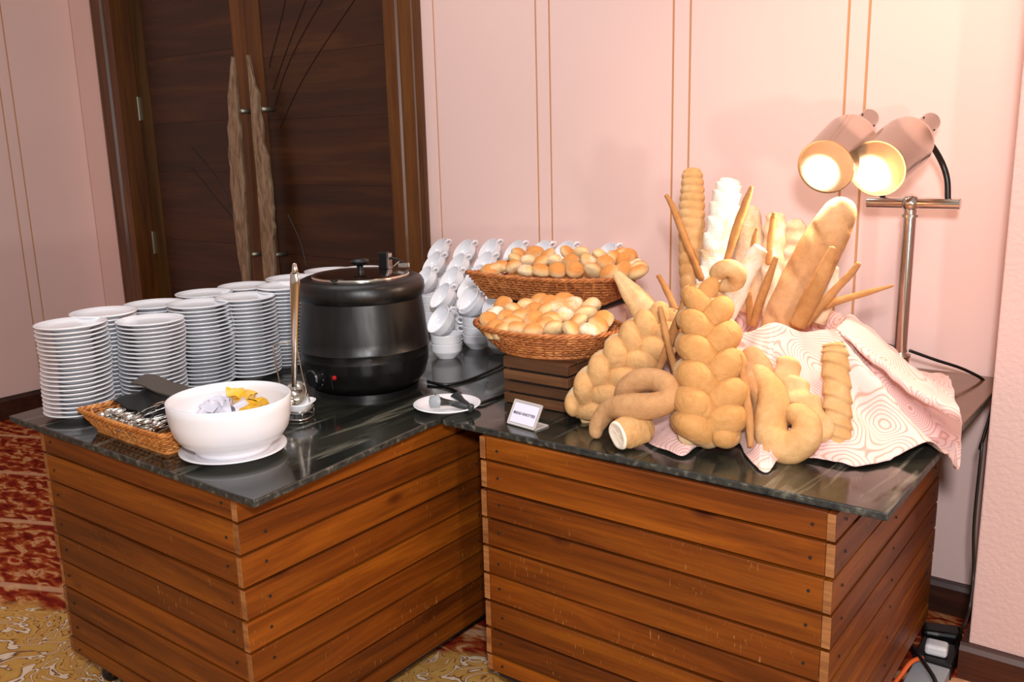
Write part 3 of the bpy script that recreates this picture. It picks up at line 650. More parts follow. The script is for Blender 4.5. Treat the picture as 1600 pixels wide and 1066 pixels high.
# lid notch for the ladle
orient_box(K(-0.060, 0.105, r0 + 0.0500), 0.030, 0.020, 0.006, 'ladle_notch', M_black, kt, 0.002, -0.5)
# thermostat, switch light, label strip
def on_body(ang, z, r_):
    return Vector((kx, ky, TZ)) + (vd * math.cos(ang) + rd * math.sin(ang)) * r_ * KS + Vector((0, 0, z * KS))
ang = -0.86; dv = (vd * math.cos(ang) + rd * math.sin(ang))
MB().lathe([(0.033, 0), (0.033, 0.010), (0.024, 0.012), (0.024, 0.026), (0.021, 0.030), (0.0, 0.030)], 24, on_body(ang, 0.062, 0.158), dv).build('thermostat_knob', M_black, kt, smooth=False)
tick = MB()
for k in range(9):
    a_ = -2.2 + k * 0.55; side = Vector((0, 0, 1)).cross(dv); c_ = on_body(ang, 0.062, 0.158) + dv * 0.0108 + (side * math.sin(a_) + Vector((0, 0, 1)) * math.cos(a_)) * 0.0285
    tick.lathe([(0.0014, 0), (0.0014, 0.0006)], 6, c_, dv)
tick.build('dial_marks', M_grey_plastic, kt, kind='stuff')
ang = -0.50; dv = (vd * math.cos(ang) + rd * math.sin(ang))
MB().lathe([(0.006, 0), (0.006, 0.006), (0.0, 0.008)], 14, on_body(ang, 0.068, 0.166), dv).build('indicator_light', M_red, kt)
MB().tube([on_body(-0.56, z, 0.1685 - (0.07 - z) * (0.07 > z) * 0.12) for z in (0.035, 0.05, 0.075, 0.10)], 0.002, 6).build('seam_strip', M_black, kt)
MB().tube(cr([(-1.6902, 1.8257, 0.745), (-1.6294, 1.8439, 0.742), (-1.6108, 1.9289, 0.742), (-1.6262, 2.0816, 0.745), (-1.6554, 2.1783, 0.745)], 30), 0.0042, 8).build('x', M_cable).name = 'kettle_cable'
tag(bpy.data.objects['kettle_cable'], 'black kettle cord curving across the stone to behind the crate', 'cable')
MB().tube(cr([(-1.6949, 1.8309, 0.745), (-1.6359, 1.824, 0.742), (-1.5675, 1.8043, 0.742), (-1.4652, 1.7513, 0.742), (-1.4297, 1.7447, 0.744), (-1.4296, 1.8235, 0.742), (-1.44, 1.8912, 0.742)], 30), 0.004, 8).build('second_cord', M_cable)
tag(bpy.data.objects['second_cord'], 'second black cord running behind the tongs plate to the crate', 'cable')

# ------------------------------------------------------------------ white bowl on saucer
bx, by = (-1.6631, 1.1523)
sc_ = MB().lathe([(0.0, 0.004), (0.060, 0.004), (0.062, 0), (0.066, 0), (0.068, 0.004), (0.10, 0.010), (0.1165, 0.016), (0.1165, 0.019), (0.10, 0.014), (0.065, 0.009), (0, 0.0085)], 56, (bx, by, TZ)).build('saucer', M_bowl, None, smooth=True)
tag(sc_, 'wide shallow white plate under the large white bowl', 'plate')
BR = 0.1335; BH = 0.1235
prof = [(0.0, 0.004), (0.074, 0.004), (0.076, 0.0), (0.081, 0.0), (0.083, 0.011), (0.092, 0.020), (0.110, 0.032), (0.1235, 0.052), (0.130, 0.078), (0.1328, 0.104), (BR, BH), (BR - 0.002, BH + 0.0015), (BR - 0.005, BH + 0.001), (0.1280, 0.104), (0.1245, 0.080), (0.117, 0.057), (0.098, 0.038), (0.06, 0.030), (0.0, 0.028)]
bo = MB().lathe(prof, 72, (bx, by, TZ + 0.009)).build('serving_bowl', M_bowl, None, smooth=True)
tag(bo, 'large deep white serving bowl holding sachets on a white plate', 'bowl')
# sachets inside
def sachet(c, w, h, rot, mat, label, group):
    n = 6; v = []; rr2 = random.Random(int(c[0] * 9999)); R_ = Matrix.Rotation(rot[2], 3, 'Z') @ Matrix.Rotation(rot[0], 3, 'X') @ Matrix.Rotation(rot[1], 3, 'Y')
    f = []
    for s_ in (1, -1):
        for i in range(n + 1):
            for j in range(n + 1):
                a, b = i / n - .5, j / n - .5
                e = max(0, (1 - (2 * a) ** 4) * (1 - (2 * b) ** 4)); z = s_ * (0.0004 + 0.011 * e ** 0.6) + 0.010 * math.sin(a * 5 + rot[0] * 3) * math.cos(b * 4) + rr2.uniform(-.0015, .0015)
                v.append(R_ @ Vector((a * w, b * h, z)) + Vector(c))
    k = (n + 1) ** 2
    for i in range(n):
        for j in range(n):
            q = (i * (n + 1) + j, (i + 1) * (n + 1) + j, (i + 1) * (n + 1) + j + 1, i * (n + 1) + j + 1)
            f.append(q); f.append(tuple(k + t_ for t_ in reversed(q)))
    o = MB().add(v, f).build('sachet', mat, None, smooth=True); tag(o, label, 'sachet', group); return o
sp = [(-1.799, 1.2154, 0.828), (-1.7943, 1.1799, 0.822), (-1.7692, 1.2386, 0.83), (-1.7373, 1.1915, 0.822), (-1.7049, 1.2243, 0.825), (-1.801, 1.1666, 0.815), (-1.7799, 1.1899, 0.8), (-1.728, 1.2228, 0.8), (-1.7277, 1.2443, 0.835), (-1.7609, 1.2496, 0.838), (-1.6846, 1.2418, 0.833), (-1.6778, 1.2232, 0.825)]
for i, p in enumerate(sp):
    q = (p[0] * 0.9 + bx * 0.1, p[1] * 0.9 + by * 0.1, p[2])
    y_ = i >= 8
    sachet(q, 0.058, 0.040, (rr.uniform(-.8, .8), rr.uniform(-.6, .6), rr.uniform(0, 3)), M_yellow if y_ else M_foil, 'crumpled yellow sachet in the white bowl' if y_ else 'crumpled white sachet in the white bowl', 'yellow sachets in the bowl' if y_ else 'white sachets in the bowl')

# ------------------------------------------------------------------ ladle and its rest
lx, ly_ = (-1.758, 1.4149)
lr = thing('ladle_rest', 'chrome wire ladle rest with small white square dish beside the white bowl', 'ladle rest', (lx, ly_, TZ))
def rsq(cx, cy, z, r_, p=3.2, n=40):
    out = []
    for k in range(n):
        a = 2 * PI * k / n; c_, s_ = math.cos(a), math.sin(a)
        q = r_ / (abs(c_) ** p + abs(s_) ** p) ** (1 / p); a2 = a + 0.35
        out.append((cx + q * math.cos(a2), cy + q * math.sin(a2), z))
    return out
MB().tube(rsq(lx, ly_, TZ + 0.003, 0.036), 0.0025, 8, closed=True).build('bottom_ring', M_chrome, lr, smooth=True)
MB().tube(rsq(lx, ly_, TZ + 0.024, 0.037), 0.0022, 8, closed=True).build('upper_ring', M_chrome, lr, smooth=True)
for k in range(4):
    a = 0.35 + PI / 4 + k * PI / 2; c_, s_ = math.cos(a) * 0.038, math.sin(a) * 0.038
    MB().tube([(lx + c_, ly_ + s_, TZ + 0.003), (lx + c_ * 1.1, ly_ + s_ * 1.1, TZ + 0.014), (lx + c_, ly_ + s_, TZ + 0.024)], 0.0018, 6).build('post', M_chrome, lr, smooth=True)
ds = MB(); K_ = []
for (r_, z) in ((0.026, 0.016), (0.030, 0.017), (0.035, 0.034), (0.042, 0.040), (0.0425, 0.0425), (0.039, 0.0425), (0.033, 0.037), (0.027, 0.022), (0.001, 0.021)):
    K_ += rsq(lx, ly_, TZ + z, r_)
ff = [(i * 40 + j, i * 40 + (j + 1) % 40, (i + 1) * 40 + (j + 1) % 40, (i + 1) * 40 + j) for i in range(8) for j in range(40)] + [tuple(reversed(range(40)))]
ds.add(K_, ff).build('dish', M_china, lr, smooth=True)
P0 = Vector((lx, ly_, TZ))
rI = Vector((0.79, 0.61, 0)); 
MB().tube(cr([P0 + rI * -0.036 + Vector((0, 0, 0.024)), P0 + rI * -0.040 + Vector((0, 0, 0.09)), P0 + rI * -0.048 + Vector((0, 0, 0.175)), P0 + rI * -0.040 + Vector((0, 0, 0.190)), P0 + rI * -0.012 + Vector((0, 0, 0.193)), P0 + rI * 0.008 + Vector((0, 0, 0.188)), P0 + rI * 0.020 + Vector((0, 0, 0.10)), P0 + rI * 0.036 + Vector((0, 0, 0.024))], 50), 0.0021, 8).build('back_wire', M_chrome, lr, smooth=True)
ld = thing('ladle', 'long shiny steel ladle standing upright in the wire rest', 'ladle', (lx, ly_, TZ + 0.03))
htop = (-1.7245, 1.4149, 1.1115)
b0 = P0 + Vector((-0.005, -0.002, 0.068)); t0 = Vector(htop); t0 = Vector((b0.x + (t0.x - b0.x), b0.y, t0.z))
hp = [b0.lerp(t0, s_) for s_ in (0, .05, .3, .6, .9, .985, 1)]
MB().tube(hp, [0.006, 0.0065, 0.0075, 0.010, 0.0125, 0.0115, 0.006], 14, up=(0.6, -0.8, 0), flat=0.55).build('handle', M_chrome, ld, smooth=True)
MB().lathe([(0.007, -0.006), (0.0075, 0.004), (0.005, 0.018), (0.003, 0.020), (0.0, 0.020)], 12, tuple(t0)).build('hook_end', M_chrome, ld, smooth=True)
bowlax = Vector((0.25, -0.85, 0.45))
MB().lathe([(0.0, -0.022), (0.014, -0.020), (0.025, -0.011), (0.031, 0.004), (0.0325, 0.010), (0.0315, 0.010), (0.029, 0.003), (0.023, -0.009), (0.012, -0.017), (0, -0.019)], 32, P0 + Vector((0.0, 0.002, 0.060)), bowlax).build('scoop', M_chrome, ld, smooth=True)

# ------------------------------------------------------------------ wicker baskets
def outline_rect(hx, hy, rc, n):
    out = []; per = []
    segs = [(hx - rc, -hy), (hx, -hy + rc), (hx, hy - rc), (hx - rc, hy), (-hx + rc, hy), (-hx, hy - rc), (-hx, -hy + rc), (-hx + rc, -hy)]
    pts = []
    def arc(cx, cy, a0):
        for k in range(7): a = a0 + k / 6 * PI / 2; pts.append((cx + rc * math.cos(a), cy + rc * math.sin(a)))
    arc(hx - rc, -hy + rc, -PI / 2); arc(hx - rc, hy - rc, 0); arc(-hx + rc, hy - rc, PI / 2); arc(-hx + rc, -hy + rc, PI)
    pts.append(pts[0]); L_ = [0]
    for a, b in zip(pts, pts[1:]): L_.append(L_[-1] + math.dist(a, b))
    for k in range(n):
        s_ = L_[-1] * k / n; i = 0
        while L_[i + 1] < s_: i += 1
        u_ = (s_ - L_[i]) / max(1e-9, L_[i + 1] - L_[i]); out.append((pts[i][0] + (pts[i + 1][0] - pts[i][0]) * u_, pts[i][1] + (pts[i + 1][1] - pts[i][1]) * u_))
    return out
def outline_oval(rx, ry, n):
    return [(rx * math.cos(2 * PI * k / n), ry * math.sin(2 * PI * k / n)) for k in range(n)]
def basket(label, c, rot, fn, top, bot, hgt, rows, stakes, mat, wr, base_z, corner_lift=0.0, bot_shift=(0, 0)):
    t = thing('wicker_basket', label, 'basket', (c[0], c[1], base_z))
    cr_, sr_ = math.cos(rot), math.sin(rot); n = stakes * 4
    T = fn(*top, n); B_ = fn(*bot, n); mx = max(abs(p[0]) for p in T); my = max(abs(p[1]) for p in T)
    def pos(k, u_, off=0):
        a, b = B_[k % n], T[k % n]; w_ = u_ ** 0.8
        x = a[0] + bot_shift[0] * (1 - w_) + (b[0] - a[0]) * w_; y = a[1] + bot_shift[1] * (1 - w_) + (b[1] - a[1]) * w_
        r_ = math.hypot(x, y); x += off * x / r_; y += off * y / r_
        lift = corner_lift * u_ * (abs(b[0]) / mx * abs(b[1]) / my) ** 2
        return Vector((c[0] + x * cr_ - y * sr_, c[1] + x * sr_ + y * cr_, base_z + u_ * hgt + lift))
    wv = MB()
    for q in range(rows):
        u_ = (q + 0.5) / rows; pts = [pos(k, u_, wr * 0.9 * (1 if q % 2 else -1) * math.cos(PI * k / 2 * 0.5 * 2)) for k in range(n)]
        wv.tube(pts, wr, 4, closed=True)
    wv.build('weave', mat, t, smooth=True, kind='stuff')
    stv = MB()
    for s_ in range(stakes):
        stv.tube([pos(s_ * 4 + 1, u_, 0) for u_ in (0, .33, .66, 1)], wr * 1.1, 5)
    stv.build('stakes', mat, t, kind='stuff')
    rim = MB()
    for ph in (0, 2 * PI / 3, 4 * PI / 3):
        pts = []
        for k in range(n):
            a = ph + k * 2 * PI / 8; o_ = wr * 1.25 * math.cos(a); p = pos(k, 1.0, o_); p.z += wr * 1.25 * math.sin(a); pts.append(p)
        rim.tube(pts, wr * 1.15, 5, closed=True)
    rim.build('braided_rim', mat, t, smooth=True)
    foot = MB().tube([pos(k, 0.0, wr) for k in range(n)], wr * 1.5, 6, closed=True); foot.build('base_rim', mat, t, smooth=True)
    fl_ = MB(); v = [pos(k, 0.02, -wr) for k in range(n)]; lowz = [Vector((p.x, p.y, p.z - 0.003)) for p in v]
    fl_.add(v + lowz, [tuple(range(n)), tuple(reversed(range(n, 2 * n)))] + [(i, n + i, n + (i + 1) % n, (i + 1) % n) for i in range(n)]).build('woven_floor', mat, t)
    return t
ub_c = (-1.512, 2.205); ub_z = 0.952
basket('long rectangular brown wicker basket of rolls raised at the back', ub_c, 0.13, outline_rect, (0.232, 0.128, 0.02), (0.185, 0.095, 0.015), 0.064, 9, 48, M_wicker, 0.0034, ub_z, 0.012, (0.01, 0.0))
ov_c = (-1.335, 1.915); ov_z = 0.866
basket('oval brown wicker basket of rolls on the slatted crate', ov_c, 0.06, outline_oval, (0.208, 0.148), (0.135, 0.095), 0.066, 9, 40, M_wicker, 0.0034, ov_z)
cut_c = (-1.9898, 1.0489)
cut_c = (cut_c[0] + 0.052, cut_c[1] + 0.075)
basket('small honey-coloured wicker basket of spoons at the counter front', cut_c, -0.02, outline_rect, (0.185, 0.085, 0.012), (0.150, 0.056, 0.01), 0.050, 8, 46, M_wicker2, 0.0030, TZ + 0.002, 0.004)

# crate under the oval basket
def crate(label, x0, x1, y0, y1, z0, z1, n):
    t = thing('slatted_crate', label, 'crate', ((x0 + x1) / 2, (y0 + y1) / 2, z0)); h = (z1 - z0) / n
    MB().box(x0 + 0.012, y0 + 0.012, z0, x1 - 0.012, y1 - 0.012, z1 - 0.01).build('inner_box', M_core, t)
    for k in range(n):
        a, b = z0 + k * h + 0.0025, z0 + (k + 1) * h - 0.0042
        MB().box(x0, y0, a, x1, y0 + 0.009, b).build('slat', M_crate, t, bevel=0.001)
        MB().box(x0, y1 - 0.009, a, x1, y1, b).build('slat', M_crate, t)
        MB().box(x0, y0 + 0.0095, a, x0 + 0.009, y1 - 0.0095, b).build('slat', M_crate, t, bevel=0.001)
        MB().box(x1 - 0.009, y0 + 0.0095, a, x1, y1 - 0.0095, b).build('slat', M_crate, t, bevel=0.001)
    m = 5; w_ = (y1 - y0) / m
    for k in range(m): MB().box(x0, y0 + k * w_ + 0.002, z1 - 0.008, x1, y0 + (k + 1) * w_ - 0.002, z1).build('top_slat', M_crate, t, bevel=0.001)
    return t
crate('dark brown slatted wooden crate under the oval roll basket', -1.397, -1.196, 1.80, 2.03, TZ, 0.863, 4)
rs = MB().box(-1.62, 2.13, TZ, -1.318, 2.30, 0.938).build('riser_block', M_riser, None, bevel=0.003); tag(rs, 'pale pink riser block under the rectangular roll basket', 'riser')
rk = thing('wire_tray', 'thin dark slotted tray between the riser and the rectangular basket', 'tray', (-1.47, 2.2, 0.938))
MB().box(-1.62, 2.10, 0.940, -1.30, 2.106, 0.948).build('rail', M_chrome, rk); MB().box(-1.62, 2.30, 0.940, -1.30, 2.306, 0.948).build('rail', M_chrome, rk)
for k in range(26): MB().box(-1.615 + k * 0.0125, 2.10, 0.938, -1.611 + k * 0.0125, 2.306, 0.942).build('wire', M_black, rk)

# ------------------------------------------------------------------ round rolls
bun_meshes = []
for i in range(6):
    r2 = random.Random(50 + i); bm = bmesh.new(); bmesh.ops.create_uvsphere(bm, u_segments=22, v_segments=14, radius=1)
    off = Vector((r2.uniform(0, 20), r2.uniform(0, 20), 3)); el = r2.uniform(1.0, 1.22); ca = r2.uniform(0, PI)
    for v in bm.verts:
        p = v.co.copy(); q = 1 + 0.10 * noise.noise(p * 1.3 + off) + 0.035 * noise.noise(p * 3.2 + off)
        crease = math.exp(-((p.x * math.sin(ca) + p.y * math.cos(ca)) / 0.11) ** 2) * max(0, p.z) * (0.10 if i in (1, 4) else 0.0)
        z = p.z * (0.80 if p.z > 0 else 0.62)
        v.co = Vector((p.x * el, p.y, z)) * q * (1 - crease) * 0.0238
    me = bpy.data.meshes.new('bread_roll'); bm.to_mesh(me); bm.free(); me.polygons.foreach_set('use_smooth', [True] * len(me.polygons))
    me.materials.append(M_bun2 if i in (1, 3) else M_bun); bun_meshes.append(me)
def bun(p, i, label, group, s_=1.0, tilt=0.5):
    o = bpy.data.objects.new('bread_roll', bun_meshes[i % 6]); COL.objects.link(o); o.location = p
    o.rotation_euler = (rr.uniform(-tilt, tilt), rr.uniform(-tilt, tilt), rr.uniform(0, 6)); o.scale = (s_, s_, s_); tag(o, label, 'bread roll', group)
ubuns = [(-1.6605, 2.106, 1.0292), (-1.6149, 2.1459, 1.0372), (-1.6768, 2.253, 1.0586), (-1.6487, 2.2031, 1.0486), (-1.6008, 2.2011, 1.0482), (-1.5503, 2.1999, 1.048), (-1.632, 2.2775, 1.0635), (-1.5153, 2.2169, 1.0514), (-1.5066, 2.1315, 1.0343), (-1.4576, 2.1462, 1.0372), (-1.4637, 2.2265, 1.0533), (-1.4076, 2.1611, 1.0402), (-1.5183, 2.2914, 1.0663), (-1.4049, 2.2322, 1.0544), (-1.3485, 2.163, 1.0406), (-1.4715, 2.2941, 1.0668), (-1.3992, 2.2853, 1.0651), (-1.3481, 2.2326, 1.0545), (-1.2907, 2.1554, 1.0391), (-1.343, 2.2744, 1.0629), (-1.3071, 2.2706, 1.0621), (-1.2607, 2.1901, 1.046), (-1.2441, 2.2176, 1.0515), (-1.2104, 2.1764, 1.0433), (-1.6554, 2.1381, 1.0356), (-1.5492, 2.118, 1.0316), (-1.5663, 2.2558, 1.0592), (-1.3425, 2.3058, 1.0692), (-1.3097, 2.3011, 1.0682), (-1.6646, 2.0949, 1.027), (-1.224, 2.207, 1.0494)]
def rows_of(l, cuts):
    out = {}
    for ri in range(len(cuts) + 1):
        idx = [i for i, p in enumerate(l) if (sum(p[2] > c for c in cuts)) == ri]
        for q, i in enumerate(sorted(idx, key=lambda i: l[i][0])): out[i] = (ri, q)
    return out
ur = rows_of(ubuns, [1.038, 1.052]); RN = ['front', 'middle', 'rear']
for i, p in enumerate(ubuns):
    k = (i * 5 + i // 3) % 6; ri, q = ur[i]
    bun(p, k, '%s roll, %s from the left in the %s row of the rectangular basket' % ('pale floury' if k in (1, 3) else 'golden', 'first' if q == 0 else ORD[q], RN[ri]), 'rolls in the rectangular basket', 1.12, 0.75)
for i in range(22):
    a = (i % 11 - 5) / 5.5 * 0.165; b = (i // 11 - 0.5) * 0.10
    bun((ub_c[0] + a * 0.99 - b * 0.13, ub_c[1] + a * 0.13 + b, ub_z + 0.043 + rr.uniform(-.003, .003)), i * 2, 'golden roll low down in the upper rectangular basket', 'lower rolls in the rectangular basket', 1.0, 0.2)
lbuns = [(-1.4893, 1.8881, 0.9475, 1), (-1.5029, 1.9439, 0.962, 0), (-1.4438, 1.9162, 0.9548, 0), (-1.4303, 1.9519, 0.9641, 0), (-1.4107, 1.9932, 0.9748, 0), (-1.3538, 1.8834, 0.9463, 2), (-1.3735, 1.9824, 0.972, 2), (-1.3537, 1.9324, 0.959, 0), (-1.3448, 2.0105, 0.9793, 0), (-1.2856, 1.9264, 0.9575, 1), (-1.3036, 1.9862, 0.973, 3), (-1.2351, 1.9446, 0.9622, 0), (-1.2471, 1.9911, 0.9743, 3), (-1.1696, 1.9255, 0.9572, 0), (-1.428, 1.8182, 0.9293, 0), (-1.4017, 1.8517, 0.938, 0), (-1.3659, 1.8229, 0.9305, 0), (-1.3144, 1.8253, 0.9312, 0), (-1.2688, 1.8494, 0.9374, 2), (-1.2146, 1.8493, 0.9374, 2), (-1.1689, 1.8604, 0.9403, 1), (-1.4742, 1.8488, 0.9373, 0), (-1.4292, 1.8077, 0.9266, 0), (-1.2258, 1.8926, 0.9487, 0), (-1.335, 1.9579, 0.9656, 1), (-1.3833, 1.933, 0.9592, 2), (-1.4027, 1.8932, 0.9488, 0), (-1.4352, 1.8718, 0.9433, 0), (-1.3062, 1.8943, 0.9491, 0), (-1.1664, 1.8933, 0.9488, 0), (-1.4025, 1.8041, 0.9257, 0), (-1.3043, 1.8609, 0.9404, 0)]
lr_ = rows_of(lbuns, [0.950, 0.968])
for i, (x, y, z, k) in enumerate(lbuns):
    ri, q = lr_[i]
    lab = ['golden roll piled in the oval basket', 'pale floury roll with a split top in the oval basket', 'darker tan roll in the oval basket', 'floury roll at the back of the oval basket'][k]
    lab = ['golden roll', 'floury split-topped roll', 'darker tan roll', 'floury roll'][k] + ', %s from the left in the %s row of the oval basket' % ('first' if q == 0 else ORD[q], RN[ri])
    bun((x, y, z), [0, 1, 2, 3][k] if k else [0, 5, 2][i % 3], lab, 'rolls in the oval basket', 1.18, 0.75)
for i in range(14):
    a = 2 * PI * i / 14
    bun((ov_c[0] + 0.135 * math.cos(a) * (0.95 if i % 2 else .5), ov_c[1] + 0.09 * math.sin(a) * (0.95 if i % 2 else .5), ov_z + 0.040), i, 'golden roll low down in the oval basket', 'lower rolls in the oval basket', 1.0, 0.2)

# ------------------------------------------------------------------ spoons and napkin in the small basket
spm = MB()
pr = cr([(0, 0, 0.002, .0022), (0.03, 0, 0.004, .0022), (0.075, 0, 0.006, .0032), (0.105, 0, 0.003, .0045), (0.112, 0, 0.002, .003)], 12)
spm.tube([p[:3] for p in pr], [p[3] for p in pr], 6, up=(0, 0, 1), flat=0.35)
v = []; nb = 12
for s_, k in ((0.0, 0.0), (0.5, -0.0035), (0.85, -0.001), (1.0, 0.002), (0.95, 0.0032), (0.8, 0.0008), (0.4, -0.0022), (0.001, -0.0022 + 0.001)):
    for j in range(nb):
        a = 2 * PI * j / nb; v.append((-0.017 + 0.019 * max(s_, .001) * math.cos(a), 0.0125 * max(s_, .001) * math.sin(a), 0.003 + k))
spm.add(v, [(i * nb + j, i * nb + (j + 1) % nb, (i + 1) * nb + (j + 1) % nb, (i + 1) * nb + j) for i in range(7) for j in range(nb)])
sme = spm.mesh('spoon'); sme.materials.append(M_chrome); sme.polygons.foreach_set('use_smooth', [True] * len(sme.polygons))
cx_, cy_ = cut_c
for i in range(46):
    o = bpy.data.objects.new('teaspoon', sme); COL.objects.link(o)
    u_ = i / 45; lay = i % 3
    o.location = (cx_ - 0.125 + 0.21 * u_ + rr.uniform(-.006, .006), cy_ - 0.048 + 0.012 * lay + rr.uniform(-.006, .006), TZ + 0.030 + 0.009 * lay + rr.uniform(0, .006))
    o.rotation_euler = (rr.uniform(-.3, .3), rr.uniform(-.18, .05), PI / 2 + rr.uniform(-.55, .35)); o.scale = (0.86, 1.0, 1.0)
    tag(o, 'steel teaspoon in the packed heap filling the honey wicker basket', 'spoon', 'teaspoons in the wicker basket')
blk = []
for i in range(20):
    k = MB().tube([(0, 0, 0), (0.10, 0, 0.004)], [0.004, 0.0055], 6, flat=0.5).build('black_spoon_handle', M_black, None, smooth=True)
    k.location = (cx_ - 0.12 + 0.0095 * i, cy_ - 0.03 + rr.uniform(-.01, .01), TZ + 0.040 + rr.uniform(0, .008)); k.rotation_euler = (0, rr.uniform(-.12, .05), PI / 2 + rr.uniform(-.9, .6)); k.name = 'plastic_spoon'
    tag(k, 'thin black plastic spoon handle mixed among the steel teaspoons', 'spoon', 'black plastic spoons in the wicker basket')
def drape(name, o0, ax, ay, w, d, hfn, mat, label, cat, n=26, th=0.003):
    v = []; ax = Vector(ax); ay = Vector(ay)
    for s_ in (0, 1):
        for i in range(n + 1):
            for j in range(n + 1):
                a, b = i / n, j / n; v.append(Vector(o0) + ax * a * w + ay * b * d + Vector((0, 0, hfn(a, b) - s_ * th)))
    k = (n + 1) ** 2; f = []
    for i in range(n):
        for j in range(n):
            q = (i * (n + 1) + j, (i + 1) * (n + 1) + j, (i + 1) * (n + 1) + j + 1, i * (n + 1) + j + 1); f.append(q); f.append(tuple(k + t_ for t_ in reversed(q)))
    o = MB().add(v, f).build(name, mat, None, smooth=True); tag(o, label, cat); return o
drape('cutlery_pouch', (cx_ - 0.150, cy_ - 0.020, TZ + 0.052), (1, 0.05, 0), (0, 1, 0), 0.225, 0.105, lambda a, b: 0.056 * math.sin(PI * min(1, a * 1.3 + .15)) * (0.35 + 0.65 * b) + 0.006 * math.sin(a * 14 + b * 5) - 0.012 * a, M_black_cloth, 'shiny black pouch lying over the spoons in the honey basket', 'pouch')
nap = drape('dark_napkin', (cx_ - 0.118, cy_ + 0.020, TZ + 0.108), (1, 0.04, -0.09), (-0.05, 0.75, 0.22), 0.205, 0.062, lambda a, b: 0.008 * math.sin(PI * a) + 0.003 * math.sin(a * 9), M_dark_cloth, 'dark brown napkin edge with woven key pattern above the spoons', 'napkin')

# ------------------------------------------------------------------ tongs plate and tongs
tp = (-1.4804, 1.6687)
o = bpy.data.objects.new('side_plate', pm); COL.objects.link(o); o.location = (tp[0], tp[1], TZ); tag(o, 'single white plate holding the dark tongs between the two counters', 'plate')
tg = thing('serving_tongs', 'dark grey plastic serving tongs lying on the single white plate', 'tongs', (tp[0], tp[1], TZ + 0.012))
tip1 = Vector((-1.4755, 1.6189, 0.775)); tip2 = Vector((-1.4945, 1.7173, 0.765)); hinge = Vector((-1.3964, 1.6607, 0.757)); mid1 = Vector((-1.4557, 1.6566, 0.762)); mid2 = Vector((-1.4471, 1.6891, 0.762))
def arm(tip, mid_, w_):
    pts = cr([tuple(hinge) + (0.006,), tuple(hinge.lerp(mid_, .5)) + (0.009,), tuple(mid_) + (0.008,), tuple(mid_.lerp(tip, .55)) + (0.011,), tuple(tip) + (w_,)], 22)
    return MB().tube([p[:3] for p in pts], [p[3] for p in pts], 10, up=(0.5, -0.6, 0.6), flat=0.3).build('tong_arm', M_tongs, tg, smooth=True)
arm(tip1, mid1, 0.017); arm(tip2, mid2, 0.014)
MB().lathe([(0.0, -0.010), (0.007, -0.010), (0.0085, -0.006), (0.0085, 0.006), (0.007, 0.010), (0.0, 0.010)], 14, tuple(hinge), (0.3, 0.2, 1)).build('spring_hinge', M_tongs, tg, smooth=True)
MB().tube([tip1 + Vector((-0.002, 0, 0.012)), tip1 + Vector((0.004, -0.006, 0)), tip1 + Vector((0.006, -0.008, -0.016))], [0.013, 0.016, 0.013], 12, up=(0.4, -0.9, 0), flat=0.25).build('tong_pad', M_grey_plastic, tg, smooth=True)

# ------------------------------------------------------------------ acrylic sign
s0 = Vector((-1.2775, 1.6565, 0.7385)); s1 = Vector((-1.187, 1.6442, 0.7385))
e = (s1 - s0).normalized(); wS = (s1 - s0).length; back = Vector((-e.y, e.x, 0)); tilt = 1.05
upv = (back * math.cos(tilt) + Vector((0, 0, 1)) * math.sin(tilt)).normalized(); hS = 0.062; nv_ = e.cross(upv)
sg = thing('sign_holder', 'small clear acrylic sign holder with printed card before the crate', 'sign', tuple(s0))
def plate_(o0, a, b, wa, wb, th, name, mat, parent, nrm, bev=None):
    v = [o0 + a * x + b * y + nrm * z for z in (0, th) for x, y in ((0, 0), (wa, 0), (wa, wb), (0, wb))]
    return MB().add(v, [(0, 3, 2, 1), (4, 5, 6, 7), (0, 1, 5, 4), (1, 2, 6, 5), (2, 3, 7, 6), (3, 0, 4, 7)]).build(name, mat, parent, bevel=bev)
plate_(s0 + Vector((0, 0, 0.001)), e, upv, wS, hS, 0.003, 'front_panel', M_acrylic, sg, nv_, 0.0005)
plate_(s0, e, back, wS, 0.048, 0.003, 'foot', M_acrylic, sg, Vector((0, 0, 1)), 0.0005)
wbits = 0.0022
for a_, b_, l1, l2 in ((0, 0, wS, wbits * 2), (0, hS - wbits, wS, wbits), (0, 0, wbits, hS), (wS - wbits, 0, wbits, hS)):
    plate_(s0 + e * a_ + upv * b_ + Vector((0, 0, .001)), e, upv, l1, l2, 0.0036, 'frame_edge', M_clear_edge, sg, nv_)
plate_(s0 + Vector((0, 0, .003)), e, back, wS, 0.0015, 0.001, 'foot_edge', M_clear_edge, sg, Vector((0, 0, 1)))
plate_(s0 + e * (wS - 0.002), e, back, 0.002, 0.048, 0.0035, 'foot_edge', M_clear_edge, sg, Vector((0, 0, 1)))
plate_(s0 + back * 0.046, e, back, wS, 0.002, 0.0035, 'foot_edge', M_clear_edge, sg, Vector((0, 0, 1)))
cd = plate_(s0 + e * 0.0065 + upv * 0.0075 + nv_ * 0.0034, e, upv, wS - 0.013, hS - 0.014, 0.0006, 'card', M_paper, sg, nv_)
tc_ = bpy.data.curves.new('card_text', 'FONT'); tc_.body = 'BREAD KNOTTED'; tc_.size = 0.0088; tc_.offset = 0.00025; tc_.align_x = 'CENTER'; tc_.align_y = 'CENTER'; tc_.extrude = 0.0001
to = bpy.data.objects.new('printed_words', tc_); COL.objects.link(to); tc_.materials.append(M_ink)
RM = Matrix((e, upv, nv_)).transposed().to_4x4(); RM.translation = s0 + e * wS / 2 + upv * (hS * 0.50) + nv_ * 0.0043
to.parent = cd; to.matrix_basis = RM
w0 = wS - 0.021
bpy.context.view_layer.update()
